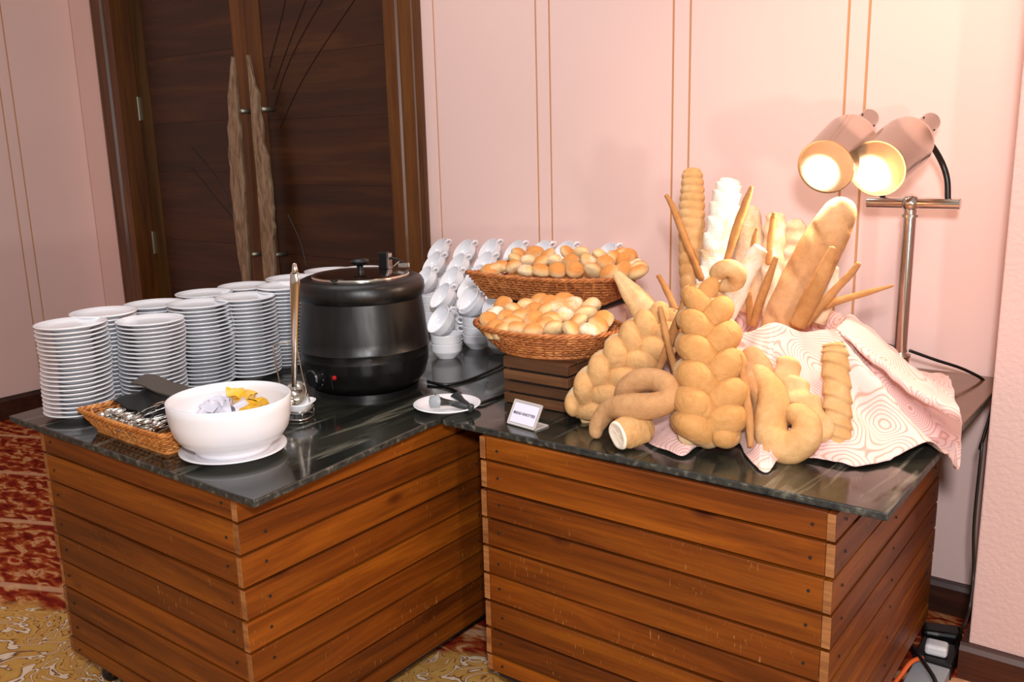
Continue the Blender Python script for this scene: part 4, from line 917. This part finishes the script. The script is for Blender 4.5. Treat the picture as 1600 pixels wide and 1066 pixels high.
if to.dimensions.x > 0: tc_.size *= w0 / to.dimensions.x
bpy.context.view_layer.update()
tme = bpy.data.meshes.new_from_object(to.evaluated_get(bpy.context.evaluated_depsgraph_get())); bpy.data.objects.remove(to)
to = link_mesh('printed_words', tme, None, cd); to.matrix_basis = RM

# ------------------------------------------------------------------ cloth draped over the bread stand
mc = Vector((-0.80, 2.12, 0))
bd = [(-1.08, 2.16, 0.742), (-1.09, 2.0, 0.742), (-1.0534, 1.8589, 0.742), (-0.9283, 1.7107, 0.742), (-0.8553, 1.6769, 0.742), (-0.814, 1.6699, 0.742), (-0.8102, 1.7557, 0.745), (-0.7589, 1.8093, 0.745), (-0.7054, 1.7384, 0.744), (-0.6365, 1.6706, 0.744), (-0.6364, 1.7612, 0.745), (-0.5896, 1.7935, 0.743), (-0.5373, 1.7948, 0.746), (-0.4942, 1.8014, 0.743), (-0.4535, 1.8591, 0.743), (-0.4421, 1.8866, 0.748), (-0.39, 1.9311, 0.7783), (-0.366, 1.9827, 0.7367), (-0.35, 2.0576, 0.6894), (-0.352, 2.0651, 0.7467), (-0.352, 1.9921, 0.8377), (-0.4481, 2.38, 0.8021), (-0.4968, 2.42, 0.7997), (-0.5397, 2.41, 0.7859), (-0.5653, 2.36, 0.7734), (-0.58, 2.4, 0.76), (-0.7, 2.42, 0.742), (-0.9, 2.38, 0.742), (-1.04, 2.3, 0.742)]
NB_, NR_ = 300, 70
bl = cr([bd[-1]] + bd + [bd[0], bd[1]], 2000)
# closed resample, evenly by index
K_ = len(bd); bc = []
for k in range(NB_):
    s_ = k / NB_ * K_; i = int(s_); u_ = s_ - i
    p0, p1, p2, p3 = bd[(i - 1) % K_], bd[i % K_], bd[(i + 1) % K_], bd[(i + 2) % K_]
    bc.append(tuple(0.5 * (2 * b + (c - a) * u_ + (2 * a - 5 * b + 4 * c - d) * u_ * u_ + (3 * b - a - 3 * c + d) * u_ ** 3) for a, b, c, d in zip(p0, p1, p2, p3)))
def sm(a, b, x):
    t_ = max(0, min(1, (x - a) / (b - a))); return t_ * t_ * (3 - 2 * t_)
v = []; SR = 0.42
for i in range(NR_ + 1):
    s_ = i / NR_
    for k in range(NB_):
        b = Vector(bc[k]); d = b - mc; th = math.atan2(d.y, d.x)
        c_, s1_ = math.cos(th), math.sin(th)
        rr_ = 1 / math.sqrt((c_ / (0.175 if c_ > 0 else 0.26)) ** 2 + (s1_ / 0.165) ** 2)
        rz = 0.972 + 0.055 * sm(-0.2, 0.9, s1_) * sm(0.5, -0.6, c_) + 0.010 * math.sin(th * 5 + 1.0) + 0.006 * math.sin(th * 9)
        rp = Vector((mc.x + rr_ * c_, mc.y + rr_ * s1_, rz))
        if s_ < SR:
            u_ = s_ / SR; z = 0.86 + (rz - 0.86) * sm(0.55, 1.0, u_); p = Vector((mc.x + (rp.x - mc.x) * u_, mc.y + (rp.y - mc.y) * u_, z))
        else:
            u_ = (s_ - SR) / (1 - SR); q = rp.lerp(Vector((b.x, b.y, 0)), u_)
            prof_ = (1 - u_) ** 1.0; dist_ = (Vector((b.x, b.y)) - Vector((rp.x, rp.y))).length
            ee = (1 - u_) ** (1.7 if dist_ > 0.3 else 1.35)
            z = b.z + (rz - b.z) * ee
            fold = math.sin(th * 13 + 4 * noise.noise(Vector((th * 2, 0, 5)))) * 0.010 * sm(0, .3, u_) * sm(1.05, .55, u_)
            fold += 0.018 * noise.noise(Vector((q.x * 9, q.y * 9, 1.3))) * sm(0, .2, u_) * (0.4 + 0.6 * sm(1.0, .7, u_)) + 0.006 * abs(noise.noise(Vector((q.x * 24, q.y * 24, 4)))) 
            z = z + fold
            if u_ > 0.45 and q.x < -0.385: z = max(z, TZ + 0.003 + 0.006 * abs(noise.noise(Vector((q.x * 20, q.y * 20, 8)))))
            z = max(z, TZ + 0.003) if q.x < -0.385 else z
            p = Vector((q.x, q.y, z))
            nrm_ = Vector((c_, s1_, 0)); p += nrm_ * fold * 0.6
            if p.x < -0.360: p.z = max(p.z, TZ + 0.0045)
        v.append(p)
f = [(i * NB_ + k, i * NB_ + (k + 1) % NB_, (i + 1) * NB_ + (k + 1) % NB_, (i + 1) * NB_ + k) for i in range(NR_) for k in range(NB_)]
cl = MB().add(v, f).build('draped_cloth', M_cloth, None, smooth=True); so = cl.modifiers.new('thick', 'SOLIDIFY'); so.thickness = 0.0022; so.offset = 1
tag(cl, 'pale pink cloth with swirl print bunched under and around the large breads', 'cloth')

# ------------------------------------------------------------------ breads
VN = Vector((0.50, -0.78, 0.38)).normalized()
def endf(t, tc0, tc1):
    a = 1.0
    if tc0 > 0 and t < tc0: a = math.sqrt(max(0.0, 1 - (1 - t / tc0) ** 2))
    if tc1 > 0 and t > 1 - tc1: a = min(a, math.sqrt(max(0.0, 1 - (1 - (1 - t) / tc1) ** 2)))
    return max(a, 0.06)
def loaf_mesh(pts, n=26, M=70, flat=0.85, e0=0.1, e1=0.1, fn=None, nz=0.06, up=VN, seed=0):
    sp_ = cr([tuple(p) for p in pts], M); mb = MB()
    # denser rings at the ends
    rad = [max(0.0008, p[3] * endf(i / (M - 1), e0, e1)) for i, p in enumerate(sp_)]
    off = Vector((seed * 3.1, seed * 1.7, 0.5))
    def g(t, th):
        q = 1.0 if fn is None else fn(t, th)
        return q * (1 + nz * noise.noise(Vector((t * 7, math.cos(th) * 1.1, math.sin(th) * 1.1)) + off) + nz * 0.35 * noise.noise(Vector((t * 26, math.cos(th) * 3, math.sin(th) * 3)) + off))
    mb.tube([p[:3] for p in sp_], rad, n, up=tuple(up), flat=flat, fn=g); return mb
def loaf(name, label, pts, mat, cat='bread', group=None, **k):
    o = loaf_mesh(pts, **k).build(name, mat, None, smooth=True); tag(o, label, cat, group); return o
def braid(label, pts, cycles, mat, M=150, wide=0.66, sr=0.47, depth=0.36, up=VN, phase=0.0, name='braided_loaf', e=0.07):
    sp_ = cr([tuple(p) for p in pts], M); P_ = [Vector(p[:3]) for p in sp_]; base = P_[0]
    t = thing(name, label, 'bread', tuple(base))
    MB().tube([tuple(p) for p in P_], [sp_[i][3] * 0.62 * endf(i / (M - 1), e, e) for i in range(M)], 18, up=tuple(up), flat=0.55).build('core', mat, t, smooth=True)
    for s_ in range(3):
        path = []; rad = []
        for i in range(M):
            tg_ = (P_[min(i + 1, M - 1)] - P_[max(i - 1, 0)]).normalized(); nn = (up - tg_ * up.dot(tg_)).normalized(); lat = tg_.cross(nn)
            u_ = i / (M - 1); ph = 2 * PI * (cycles * u_ + s_ / 3) + phase; W = sp_[i][3]; ef = 0.35 + 0.65 * endf(u_, e, e)
            path.append(P_[i] + lat * W * wide * math.sin(ph) * ef + nn * W * depth * math.sin(2 * ph))
            rad.append(W * sr * (0.30 + 0.70 * endf(u_, e * .7, e * .7)) * (0.88 + 0.16 * abs(math.cos(ph)) if True else 1))
        off = Vector((s_ * 5.0, 2.0, cycles))
        def g(tt, th, off=off): return 1 + 0.05 * noise.noise(Vector((tt * 12, math.cos(th), math.sin(th))) + off) + 0.02 * noise.noise(Vector((tt * 50, 3 * math.cos(th), 3 * math.sin(th))) + off)
        rad[0] *= 0.5; rad[-1] *= 0.5
        mb = MB(); mb.tube([tuple(p) for p in path], rad, 20, fn=g, up=tuple(up), flat=0.92)
        so_ = mb.build('strand', mat, t, smooth=True)
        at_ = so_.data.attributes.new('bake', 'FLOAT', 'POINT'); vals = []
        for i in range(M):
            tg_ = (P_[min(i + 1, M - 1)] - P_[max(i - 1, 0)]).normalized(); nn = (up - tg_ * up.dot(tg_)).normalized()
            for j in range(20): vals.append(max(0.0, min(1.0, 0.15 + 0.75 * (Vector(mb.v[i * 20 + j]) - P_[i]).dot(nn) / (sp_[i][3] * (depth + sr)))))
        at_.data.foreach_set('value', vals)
    return t
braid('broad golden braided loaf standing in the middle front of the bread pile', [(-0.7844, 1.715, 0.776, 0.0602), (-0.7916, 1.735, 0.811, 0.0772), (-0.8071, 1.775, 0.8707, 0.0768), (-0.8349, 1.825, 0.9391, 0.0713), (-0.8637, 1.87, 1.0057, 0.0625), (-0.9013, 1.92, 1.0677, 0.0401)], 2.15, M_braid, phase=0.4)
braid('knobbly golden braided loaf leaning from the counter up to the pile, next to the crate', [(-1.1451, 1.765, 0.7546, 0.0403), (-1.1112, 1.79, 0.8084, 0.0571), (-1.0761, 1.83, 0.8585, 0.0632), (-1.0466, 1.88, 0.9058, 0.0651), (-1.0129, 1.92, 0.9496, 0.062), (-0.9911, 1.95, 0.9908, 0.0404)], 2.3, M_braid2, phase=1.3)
# knotted loaf front left
def Q(l, ox, oy, s_): return l
k1 = [(-1.037, 1.672, 0.739, 0.0125), (-1.0372, 1.68, 0.7694, 0.019), (-1.0108, 1.688, 0.8075, 0.0241), (-0.958, 1.68, 0.8265, 0.0287), (-0.9043, 1.68, 0.835, 0.0288), (-0.8704, 1.7, 0.85, 0.0256), (-0.8806, 1.722, 0.8708, 0.0265), (-0.9201, 1.735, 0.8792, 0.0262), (-0.9636, 1.735, 0.8707, 0.0273), (-0.9932, 1.735, 0.8411, 0.0276), (-0.996, 1.74, 0.8052, 0.0198), (-0.9593, 1.715, 0.787, 0.0227)]
loaf('knotted_loaf', 'smooth tan ring-knotted loaf with a small hole, front left of the pile', k1, M_bread3, M=110, n=26, flat=0.95, e0=0.05, e1=0.02, nz=0.05, seed=2)
e_ = thing('torn_loaf_end', 'stubby loaf end showing white crumb, lying at the slab edge', 'bread', (-0.9591, 1.6787, 0.738))
k2 = [(-0.9074, 1.705, 0.7878, 0.0255), (-0.9235, 1.69, 0.7824, 0.0344), (-0.9414, 1.664, 0.7778, 0.0374), (-0.9548, 1.634, 0.7738, 0.0327)]
loaf_mesh(k2, M=50, n=28, flat=0.9, e0=0.35, e1=0.0, nz=0.10, seed=5).build('crust', M_bread, e_, smooth=True)
pe = Vector(k2[-1][:3]); de = (pe - Vector(k2[-2][:3])).normalized(); 
mbc = MB(); vv = []
for i, (r_, h_) in enumerate(((1.0, 0.0), (0.93, 0.005), (0.80, 0.004), (0.5, 0.0015), (0.2, 0.002), (0.001, 0.0015))):
    nn = (VN - de * VN.dot(de)).normalized(); la = de.cross(nn)
    for j in range(24):
        a = 2 * PI * j / 24; q = k2[-1][3] * r_ * (1 + 0.02 * math.sin(3 * a))
        vv.append(pe + nn * math.cos(a) * q * 0.9 + la * math.sin(a) * q + de * (h_ + 0.001 + 0.0006 * math.sin(5 * a + i)))
mbc.add(vv, [(i * 24 + j, i * 24 + (j + 1) % 24, (i + 1) * 24 + (j + 1) % 24, (i + 1) * 24 + j) for i in range(5) for j in range(24)]).build('crumb', M_crumb, e_, smooth=True)
# coiled knot front right
k3 = [(-0.7666, 1.9, 0.9101, 0.0169), (-0.7336, 1.87, 0.8886, 0.0228), (-0.6998, 1.845, 0.8672, 0.0299), (-0.6821, 1.82, 0.841, 0.0349), (-0.6783, 1.8, 0.8085, 0.0353), (-0.6605, 1.775, 0.7769, 0.0356), (-0.627, 1.772, 0.7651, 0.0352), (-0.5988, 1.785, 0.7888, 0.0337), (-0.6047, 1.805, 0.8162, 0.03), (-0.6314, 1.82, 0.8249, 0.0251), (-0.6588, 1.835, 0.8059, 0.0182)]
loaf('coiled_loaf', 'smooth golden coiled loaf curled like a question mark, front right', k3, M_bread, M=120, n=28, flat=0.95, e0=0.04, e1=0.04, nz=0.05, seed=9)
def twist(c, amp, ph=0): return lambda t, th: 1 + amp * math.cos(2 * th + c * t * 2 * PI + ph)
def ruff(c, amp, lob=1, ph=0): return lambda t, th: 1 + amp * math.sin(c * t * 2 * PI + lob * th + ph)
loaf('twisted_loaf', 'tan two-strand loaf behind the thin stick, left of the coiled loaf', [(-0.7763, 1.9, 0.9355, 0.0216), (-0.7456, 1.88, 0.8919, 0.0314), (-0.7171, 1.85, 0.8443, 0.0337), (-0.6974, 1.82, 0.7898, 0.0305)], M_bread3, M=60, flat=0.9, fn=twist(1.3, 0.16), seed=4)
loaf('ruffled_loaf', 'wavy ruffled loaf half tucked under the cloth right of the coiled loaf', [(-0.6905, 1.9, 0.9298, 0.0239), (-0.6729, 1.885, 0.8832, 0.028), (-0.6383, 1.86, 0.8482, 0.0303), (-0.5998, 1.84, 0.8197, 0.0298), (-0.5668, 1.82, 0.7775, 0.0267)], M_bread, M=80, flat=0.7, fn=lambda t, th: 1 + 0.20 * math.sin(t * 4.2 * 2 * PI + 2.2 * math.sin(th)), seed=6)
def zig(t, th):
    s_ = (t * 9.5 + 0.35 * math.sin(th)) % 1.0
    return 0.90 + 0.22 * (s_ ** 0.8) * (1 - sm(.88, 1, s_))
loaf('pleated_loaf', 'narrow upright loaf with zigzag pleats leaning on the cloth', [(-0.5941, 1.92, 0.9658, 0.0206), (-0.5839, 1.91, 0.9353, 0.0274), (-0.5664, 1.88, 0.86, 0.0285), (-0.5554, 1.86, 0.7965, 0.0284), (-0.5455, 1.845, 0.7488, 0.0269)], M_bread, M=150, n=30, flat=0.8, e0=0.03, e1=0.03, fn=zig, seed=8, nz=0.05)
def ribs(c, a): return lambda t, th: 1 + a * abs(math.sin(c * PI * t + 0.3 * math.sin(th * 2)))
loaf('ridged_loaf', 'tall golden ridged loaf, the highest bread at the left of the pile', [(-0.9999, 2.08, 0.9851, 0.0277), (-1.0132, 2.1, 1.0768, 0.0294), (-1.0252, 2.12, 1.1883, 0.031), (-1.0299, 2.13, 1.2682, 0.0276), (-1.0353, 2.135, 1.3288, 0.0227)], M_bread, M=150, flat=0.8, fn=ribs(15, 0.12), e0=0.03, e1=0.10, seed=10)
def feather(t, th):
    s_ = (t * 9 - 0.8 * abs(math.sin(th))) % 1.0; return 0.90 + 0.20 * s_ - 0.10 * math.exp(-(math.sin(th) / 0.18) ** 2) * (math.cos(th) > 0)
loaf('floured_loaf', 'tall white-floured feather-cut loaf beside the ridged loaf', [(-0.9497, 2.06, 1.0347, 0.0302), (-0.9452, 2.08, 1.1028, 0.0333), (-0.9364, 2.1, 1.1962, 0.0348), (-0.93, 2.115, 1.2704, 0.0331), (-0.9248, 2.12, 1.3043, 0.022)], M_flour, M=150, flat=0.8, fn=feather, e0=0.03, e1=0.11, seed=11)
loaf('flour_baguette', 'small floury grey-gold baguette sloping over the middle of the pile', [(-0.8593, 1.945, 0.9781, 0.0224), (-0.8485, 1.965, 1.0169, 0.0254), (-0.8305, 1.985, 1.0759, 0.0254), (-0.8109, 2.005, 1.1256, 0.0223), (-0.7953, 2.01, 1.1526, 0.0177)], bread('dusty_crust', rgb(190, 148, 98), rgb(206, 170, 124), rgb(214, 190, 156), rgb(206, 196, 180), 0.50), M=60, flat=0.8, seed=12, e0=0.05, e1=0.05)
kb = [(-0.8744, 1.9631, 1.0716, 0.0208), (-0.8624, 1.9667, 1.066, 0.0208), (-0.8467, 1.966, 1.0685, 0.0208), (-0.8334, 1.9612, 1.0779, 0.0208), (-0.8273, 1.954, 1.0908, 0.0208), (-0.8305, 1.9473, 1.1023, 0.0208), (-0.8418, 1.9434, 1.1083, 0.0208), (-0.8572, 1.9438, 1.1066, 0.0208), (-0.871, 1.9484, 1.0977, 0.0208), (-0.878, 1.9555, 1.0848, 0.0208)]
loaf('knot_roll', 'round knotted roll perched above the broad braided loaf', kb, M_bread, M=70, n=20, e0=0.06, e1=0.06, seed=14)
loaf('split_loaf', 'pale floury split-tipped loaf pointing left beside the upper basket', [(-1.1722, 1.99, 1.0706, 0.0098), (-1.1515, 1.99, 1.049, 0.018), (-1.1206, 1.985, 1.0191, 0.0276), (-1.0856, 1.975, 0.9893, 0.0353), (-1.0511, 1.965, 0.9585, 0.035), (-1.0172, 1.955, 0.9299, 0.0284)], M_bread2, M=70, flat=0.75, seed=15, e0=0.03, fn=lambda t, th: 1 - 0.16 * math.exp(-((th - .2) % (2 * PI) / 0.25) ** 2))
loaf('big_baguette', 'large bulging tan baguette slanting up toward the lamp heads', [(-0.781, 2.06, 0.911, 0.0384), (-0.7628, 2.08, 0.9751, 0.0475), (-0.7302, 2.1, 1.0567, 0.0515), (-0.6957, 2.12, 1.1428, 0.051), (-0.6667, 2.13, 1.207, 0.043), (-0.6448, 2.135, 1.2585, 0.0294)], M_bread3, M=100, n=30, flat=0.85, seed=16, e0=0.05, e1=0.13, nz=0.05, fn=lambda t, th: 1 - 0.17 * math.exp(-(((t * 4.0 + 0.32 * math.sin(th)) % 1 - .5) / 0.12) ** 2) * (1 if math.cos(th) > 0.2 else 0))
loaf('slim_baguette', 'slim brown baguette in front of the large bulging one', [(-0.7098, 2.02, 0.9695, 0.0177), (-0.6891, 2.03, 1.0252, 0.0205), (-0.6621, 2.04, 1.0922, 0.0174), (-0.6443, 2.05, 1.1572, 0.0072)], M_stick, M=50, flat=0.9, seed=17, e0=0.05, e1=0.02)
pb = [('pale knotted loaf behind the floured loaf and the thin sticks', [(-0.8761, 2.17, 0.9619, 0.0359), (-0.883, 2.18, 1.0423, 0.039), (-0.8931, 2.19, 1.1189, 0.0406), (-0.9063, 2.2, 1.1855, 0.0357), (-0.918, 2.2, 1.2303, 0.0227)], twist(1.6, 0.14)),
      ('pale round-topped loaf standing in the middle back of the pile', [(-0.8198, 2.16, 0.9525, 0.0272), (-0.8269, 2.17, 1.0798, 0.0286), (-0.829, 2.18, 1.1583, 0.027), (-0.8335, 2.19, 1.2172, 0.0222)], ruff(5, 0.08, 2)),
      ('pale lumpy loaf standing left of the big baguette', [(-0.7834, 2.19, 0.951, 0.0385), (-0.7853, 2.2, 1.0627, 0.0398), (-0.7876, 2.21, 1.1412, 0.0349), (-0.795, 2.21, 1.201, 0.0206)], ruff(6, 0.08, 1)),
      ('short pale loaf peeking out just left of the big baguette', [(-0.7322, 2.2, 0.9543, 0.0286), (-0.7472, 2.21, 1.064, 0.0285), (-0.7597, 2.22, 1.1541, 0.0142)], None),
      ('pale pointed loaf peeking out right of the big baguette', [(-0.7059, 2.15, 0.9576, 0.0217), (-0.6824, 2.16, 1.0364, 0.0184), (-0.6736, 2.165, 1.0979, 0.0091)], None)]
for i, (lab, p, fn_) in enumerate(pb): loaf('pale_loaf', lab, p, M_pale, M=70, flat=0.85, seed=20 + i, fn=fn_, e0=0.04, e1=0.09)
stk = [('thin brown breadstick leaning left across the ridged loaf', [(-0.9545, 2.04, 1.0564, 0.0087), (-1.0097, 2.05, 1.1601, 0.0095), (-1.0475, 2.06, 1.2326, 0.008), (-1.0693, 2.06, 1.2655, 0.0048)]),
       ('brown breadstick rising between floured and pale loaves', [(-0.897, 2.03, 1.0853, 0.0077), (-0.876, 2.05, 1.1842, 0.0099), (-0.8568, 2.06, 1.2521, 0.0091), (-0.8437, 2.06, 1.2882, 0.0045)]),
       ('short thin breadstick tip above the small floury baguette', [(-0.8356, 2.05, 1.1251, 0.0053), (-0.8306, 2.05, 1.1633, 0.0061), (-0.8237, 2.05, 1.1922, 0.003)]),
       ('upright breadstick against the round-topped pale loaf', [(-0.8055, 2.08, 1.1003, 0.0069), (-0.8054, 2.09, 1.1604, 0.0076), (-0.8048, 2.1, 1.2052, 0.0069), (-0.8024, 2.1, 1.2249, 0.0046)]),
       ('thick breadstick left of the big baguette foot', [(-0.8063, 2.0, 0.9631, 0.009), (-0.7938, 2.01, 1.0268, 0.0105), (-0.7768, 2.02, 1.087, 0.0089), (-0.7633, 2.02, 1.131, 0.0059)]),
       ('short breadstick stub behind the cloth edge, left of the thick one', [(-0.8209, 2.02, 0.9642, 0.0076), (-0.8283, 2.03, 1.013, 0.0084), (-0.8309, 2.03, 1.0436, 0.0061)]),
       ('breadstick sticking out right below the lamp crossbar', [(-0.703, 2.06, 0.9691, 0.009), (-0.6648, 2.08, 1.027, 0.0096), (-0.6231, 2.1, 1.084, 0.0088), (-0.5993, 2.1, 1.1164, 0.0058)]),
       ('long pale breadstick pointing right towards the lamp pole', [(-0.6998, 2.1, 0.9932, 0.0076), (-0.6624, 2.12, 1.0149, 0.009), (-0.5993, 2.15, 1.0383, 0.0075), (-0.539, 2.17, 1.0596, 0.0029)]),
       ('short tan breadstick tip beside the pale split loaf', [(-1.0011, 1.99, 0.9881, 0.0079), (-1.0314, 2.0, 1.0322, 0.008), (-1.062, 2.01, 1.0689, 0.0056)]),
       ('thick brown breadstick crossing in front, left of the broad braid', [(-0.9722, 1.845, 0.866, 0.0068), (-0.9509, 1.86, 0.9381, 0.0105), (-0.9294, 1.88, 1.0127, 0.0104), (-0.908, 1.89, 1.0729, 0.0074)]),
       ('straight breadstick crossing over the thick brown one', [(-0.8897, 1.8, 0.8422, 0.0072), (-0.9209, 1.815, 0.9128, 0.008), (-0.9517, 1.835, 0.9806, 0.0074), (-0.9664, 1.84, 1.0264, 0.0059)]),
       ('brown breadstick standing between broad braid and coiled loaf', [(-0.6968, 1.74, 0.7623, 0.0067), (-0.7115, 1.76, 0.8249, 0.0095), (-0.7377, 1.79, 0.8915, 0.0082), (-0.7551, 1.81, 0.9446, 0.0035)])]
for i, (lab, p) in enumerate(stk): loaf('breadstick', lab, p, M_stick, cat='breadstick', M=40, n=12, flat=0.95, seed=40 + i, e0=0.03, e1=0.03, nz=0.16)

# ------------------------------------------------------------------ twin heat lamp
LXp, LYp = -0.594, 2.50
hl = thing('heat_lamp', 'twin-headed chrome heat lamp on a pole at the back of the right counter', 'heat lamp', (LXp, LYp, TZ))
MB().lathe([(0.0, 0.0), (0.05, 0.0), (0.05, 0.010), (0.03, 0.014), (0.024, 0.03), (0.023, 0.075), (0.027, 0.080), (0.026, 0.085), (0.018, 0.088), (0.018, 0.092)], 36, (LXp, LYp, TZ)).build('base', M_chrome, hl, smooth=True)
autosmooth(MB().lathe([(0.0165, 0.085), (0.0165, 0.470)], 32, (LXp, LYp, TZ)).build('pole', M_chrome, hl, smooth=True))
MB().lathe([(0.021, 0.45), (0.021, 0.457), (0.0165, 0.458)], 32, (LXp, LYp, TZ)).build('pole_collar', M_chrome, hl)
zc = 1.224
bm = bmesh.new(); bmesh.ops.create_uvsphere(bm, u_segments=28, v_segments=16, radius=0.0235); bmesh.ops.translate(bm, verts=bm.verts, vec=(LXp, LYp, zc)); me = bpy.data.meshes.new('ball'); bm.to_mesh(me); bm.free(); link_mesh('ball_joint', me, M_chrome, hl, True)
autosmooth(MB().lathe([(0.0, 0), (0.0135, 0), (0.0145, 0.001), (0.0145, 0.226), (0.0135, 0.227), (0.0, 0.227)], 32, (-0.703, LYp, zc), (1, 0, 0)).build('crossbar', M_chrome, hl))
heads = [((-0.6062, 2.217, 1.3224), (-0.5714, 2.5557, 1.428)), ((-0.7118, 2.1769, 1.3278), (-0.7077, 2.4947, 1.442))]
arms = [[(-0.5062, 2.5, 1.2343), (-0.5113, 2.5, 1.2836), (-0.5262, 2.5, 1.3248), (-0.545, 2.47, 1.3666), (-0.5653, 2.44, 1.3938)], [(-0.6658, 2.5, 1.2314), (-0.6653, 2.51, 1.284), (-0.6774, 2.52, 1.3332), (-0.6939, 2.5, 1.375), (-0.7162, 2.47, 1.4067)]]
for i, (m0, c0) in enumerate(heads):
    m0, c0 = Vector(m0), Vector(c0); ax = (c0 - m0).normalized(); Ln = (c0 - m0).length; s_ = 1.0
    R_ = 0.0655
    h = autosmooth(MB().lathe([(R_ - 0.003, 0.000), (R_ + 0.001, -0.001), (R_ + 0.0015, 0.002), (R_, 0.004), (R_, Ln * .50), (R_ - 0.003, Ln * .55), (R_ - 0.012, Ln * .61), (R_ - 0.024, Ln * .65), (0.026, Ln * .68), (0.0245, Ln * .69), (0.0245, Ln * .985), (0.022, Ln), (0.0, Ln)], 48, m0, ax).build('lamp_head', M_brushed, hl), 55)
    MB().lathe([(R_ - 0.003, 0.000), (R_ - 0.003, Ln * .5), (0.03, Ln * .62), (0.0, Ln * .62)], 48, m0, ax).build('reflector', M_brushed, h, smooth=True)
    MB().lathe([(0.0, 0.012), (0.020, 0.0135), (0.037, 0.020), (0.0475, 0.034), (0.048, 0.047), (0.035, 0.09), (0.018, 0.12), (0, 0.12)], 40, m0, ax).build('bulb', M_bulb, h, smooth=True)
    for a_ in (0.3, 2.4, 4.5):
        q = Vector((0, 0, 1)).rotation_difference(ax); c1 = m0 + ax * Ln * 0.88 + (q @ Vector((math.cos(a_), math.sin(a_), 0))) * 0.0243
        MB().lathe([(0.0025, 0), (0.0025, 0.001)], 8, c1, (q @ Vector((math.cos(a_), math.sin(a_), 0)))).build('vent_hole', M_core, h)
    MB().tube(cr(arms[i], 24), 0.0075, 12).build('arm', M_black, hl, smooth=True)
    sl = bpy.data.lights.new('bulb_light', 'SPOT'); sl.energy = 20; sl.color = (1.0, 0.72, 0.50); sl.spot_size = math.radians(160); sl.spot_blend = 0.6; sl.shadow_soft_size = 0.045
    so_ = bpy.data.objects.new('bulb_light', sl); COL.objects.link(so_); so_.location = m0 - ax * 0.012; so_.rotation_euler = (-ax).to_track_quat('-Z', 'Y').to_euler()
MB().tube([(-0.6311, 2.49, 0.8458), (-0.6162, 2.49, 0.844), (-0.5997, 2.49, 0.8407)], [0.005, 0.005, 0.003], 10).build('switch_knob', M_black, hl, smooth=True)
lc = MB().tube(cr([(-0.5757, 2.52, 0.8305), (-0.5204, 2.56, 0.8044), (-0.4652, 2.61, 0.7778), (-0.4265, 2.65, 0.7509), (-0.3998, 2.69, 0.7238)] + [(-0.365, 2.70, 0.75), (-0.368, 2.55, 0.70), (-0.372, 2.44, 0.62)] + [(-0.361, 2.385, 0.6364), (-0.3623, 2.385, 0.4323), (-0.3531, 2.385, 0.2946), (-0.3498, 2.33, 0.2136)] + [(-0.4042, 2.5052, 0.03), (-0.4425, 2.471, 0.03)], 140), 0.0042, 8).build('lamp_cord', M_cable, None, smooth=True)
tag(lc, 'black lamp cord running along the counter and down beside the pilaster', 'cable')

# ------------------------------------------------------------------ power strip and plugs on the floor
st_ = thing('power_strip', 'grey extension socket block on the carpet beside the right counter', 'power strip', (-0.4297, 2.2958, 0.0))
pc = Vector((-0.4297, 2.2958, 0.0))
def obox(c, w, d, h, z0, rot, name, mat, parent=None, bev=0.003):
    ca, sa = math.cos(rot), math.sin(rot); v = []
    for z in (z0, z0 + h):
        for a, b in ((-1, -1), (1, -1), (1, 1), (-1, 1)): x, y = a * w / 2, b * d / 2; v.append((c[0] + x * ca - y * sa, c[1] + x * sa + y * ca, z))
    return MB().add(v, [(0, 3, 2, 1), (4, 5, 6, 7), (0, 1, 5, 4), (1, 2, 6, 5), (2, 3, 7, 6), (3, 0, 4, 7)]).build(name, mat, parent, bevel=bev)
obox((pc.x + .005, pc.y - .02), 0.085, 0.16, 0.035, 0.0, 0.0, 'housing', M_grey_plastic, st_)
a2 = Vector((-0.4598, 2.4187, 0.05))
ad_ = obox((pc.x + .003, pc.y + .115), 0.095, 0.11, 0.045, 0.0, 0.0, 'black_adapter', M_black); ad_.name = 'travel_adapter'; tag(ad_, 'black multi adapter block lying behind the grey extension socket', 'adapter')
p1 = obox((pc.x + .004, pc.y + .10), 0.055, 0.045, 0.03, 0.0455, 0.1, 'white_plug', plain('white_plug_plastic', rgb(206, 206, 210), 0.4), None, 0.008); p1.name = 'mains_plug'; tag(p1, 'rounded white mains plug on top of the black adapter', 'plug')
p2 = obox((pc.x - .01, pc.y + .235), 0.10, 0.06, 0.05, 0.0, 0.3, 'x', M_black, None, 0.01); p2.name = 'black_plug'; tag(p2, 'bulky black plug at the far end behind the adapter', 'plug')
oc = MB().tube(cr([(pc.x - .015, pc.y + .03, 0.06), (pc.x - .035, pc.y - .005, 0.058), (pc.x - .052, pc.y - .05, 0.03), (pc.x - .07, pc.y - .12, 0.012), (pc.x - .12, pc.y - .3, 0.008)], 30), 0.006, 8).build('orange_cable', M_orange, None, smooth=True); tag(oc, 'orange cable over the power strip beside the right counter', 'cable')
gc = MB().tube(cr([(pc.x - .06, pc.y + .06, 0.075), (pc.x - .03, pc.y + .03, 0.07), (pc.x + .02, pc.y - .02, 0.05), (pc.x + .035, pc.y - .04, 0.04)], 20), 0.0055, 8).build('grey_cord', M_cable, None, smooth=True); tag(gc, 'short dark cord plugged into the grey extension socket', 'cable')
og = MB().tube(cr([(-2.17, 1.12, 0.012), (-2.12, 1.10, 0.018), (-2.06, 1.06, 0.012), (-1.9, 1.1, 0.01)], 20), 0.009, 8).build('floor_cable', M_orange, None, smooth=True); tag(og, 'orange cable on the carpet under the left counter castor', 'cable')
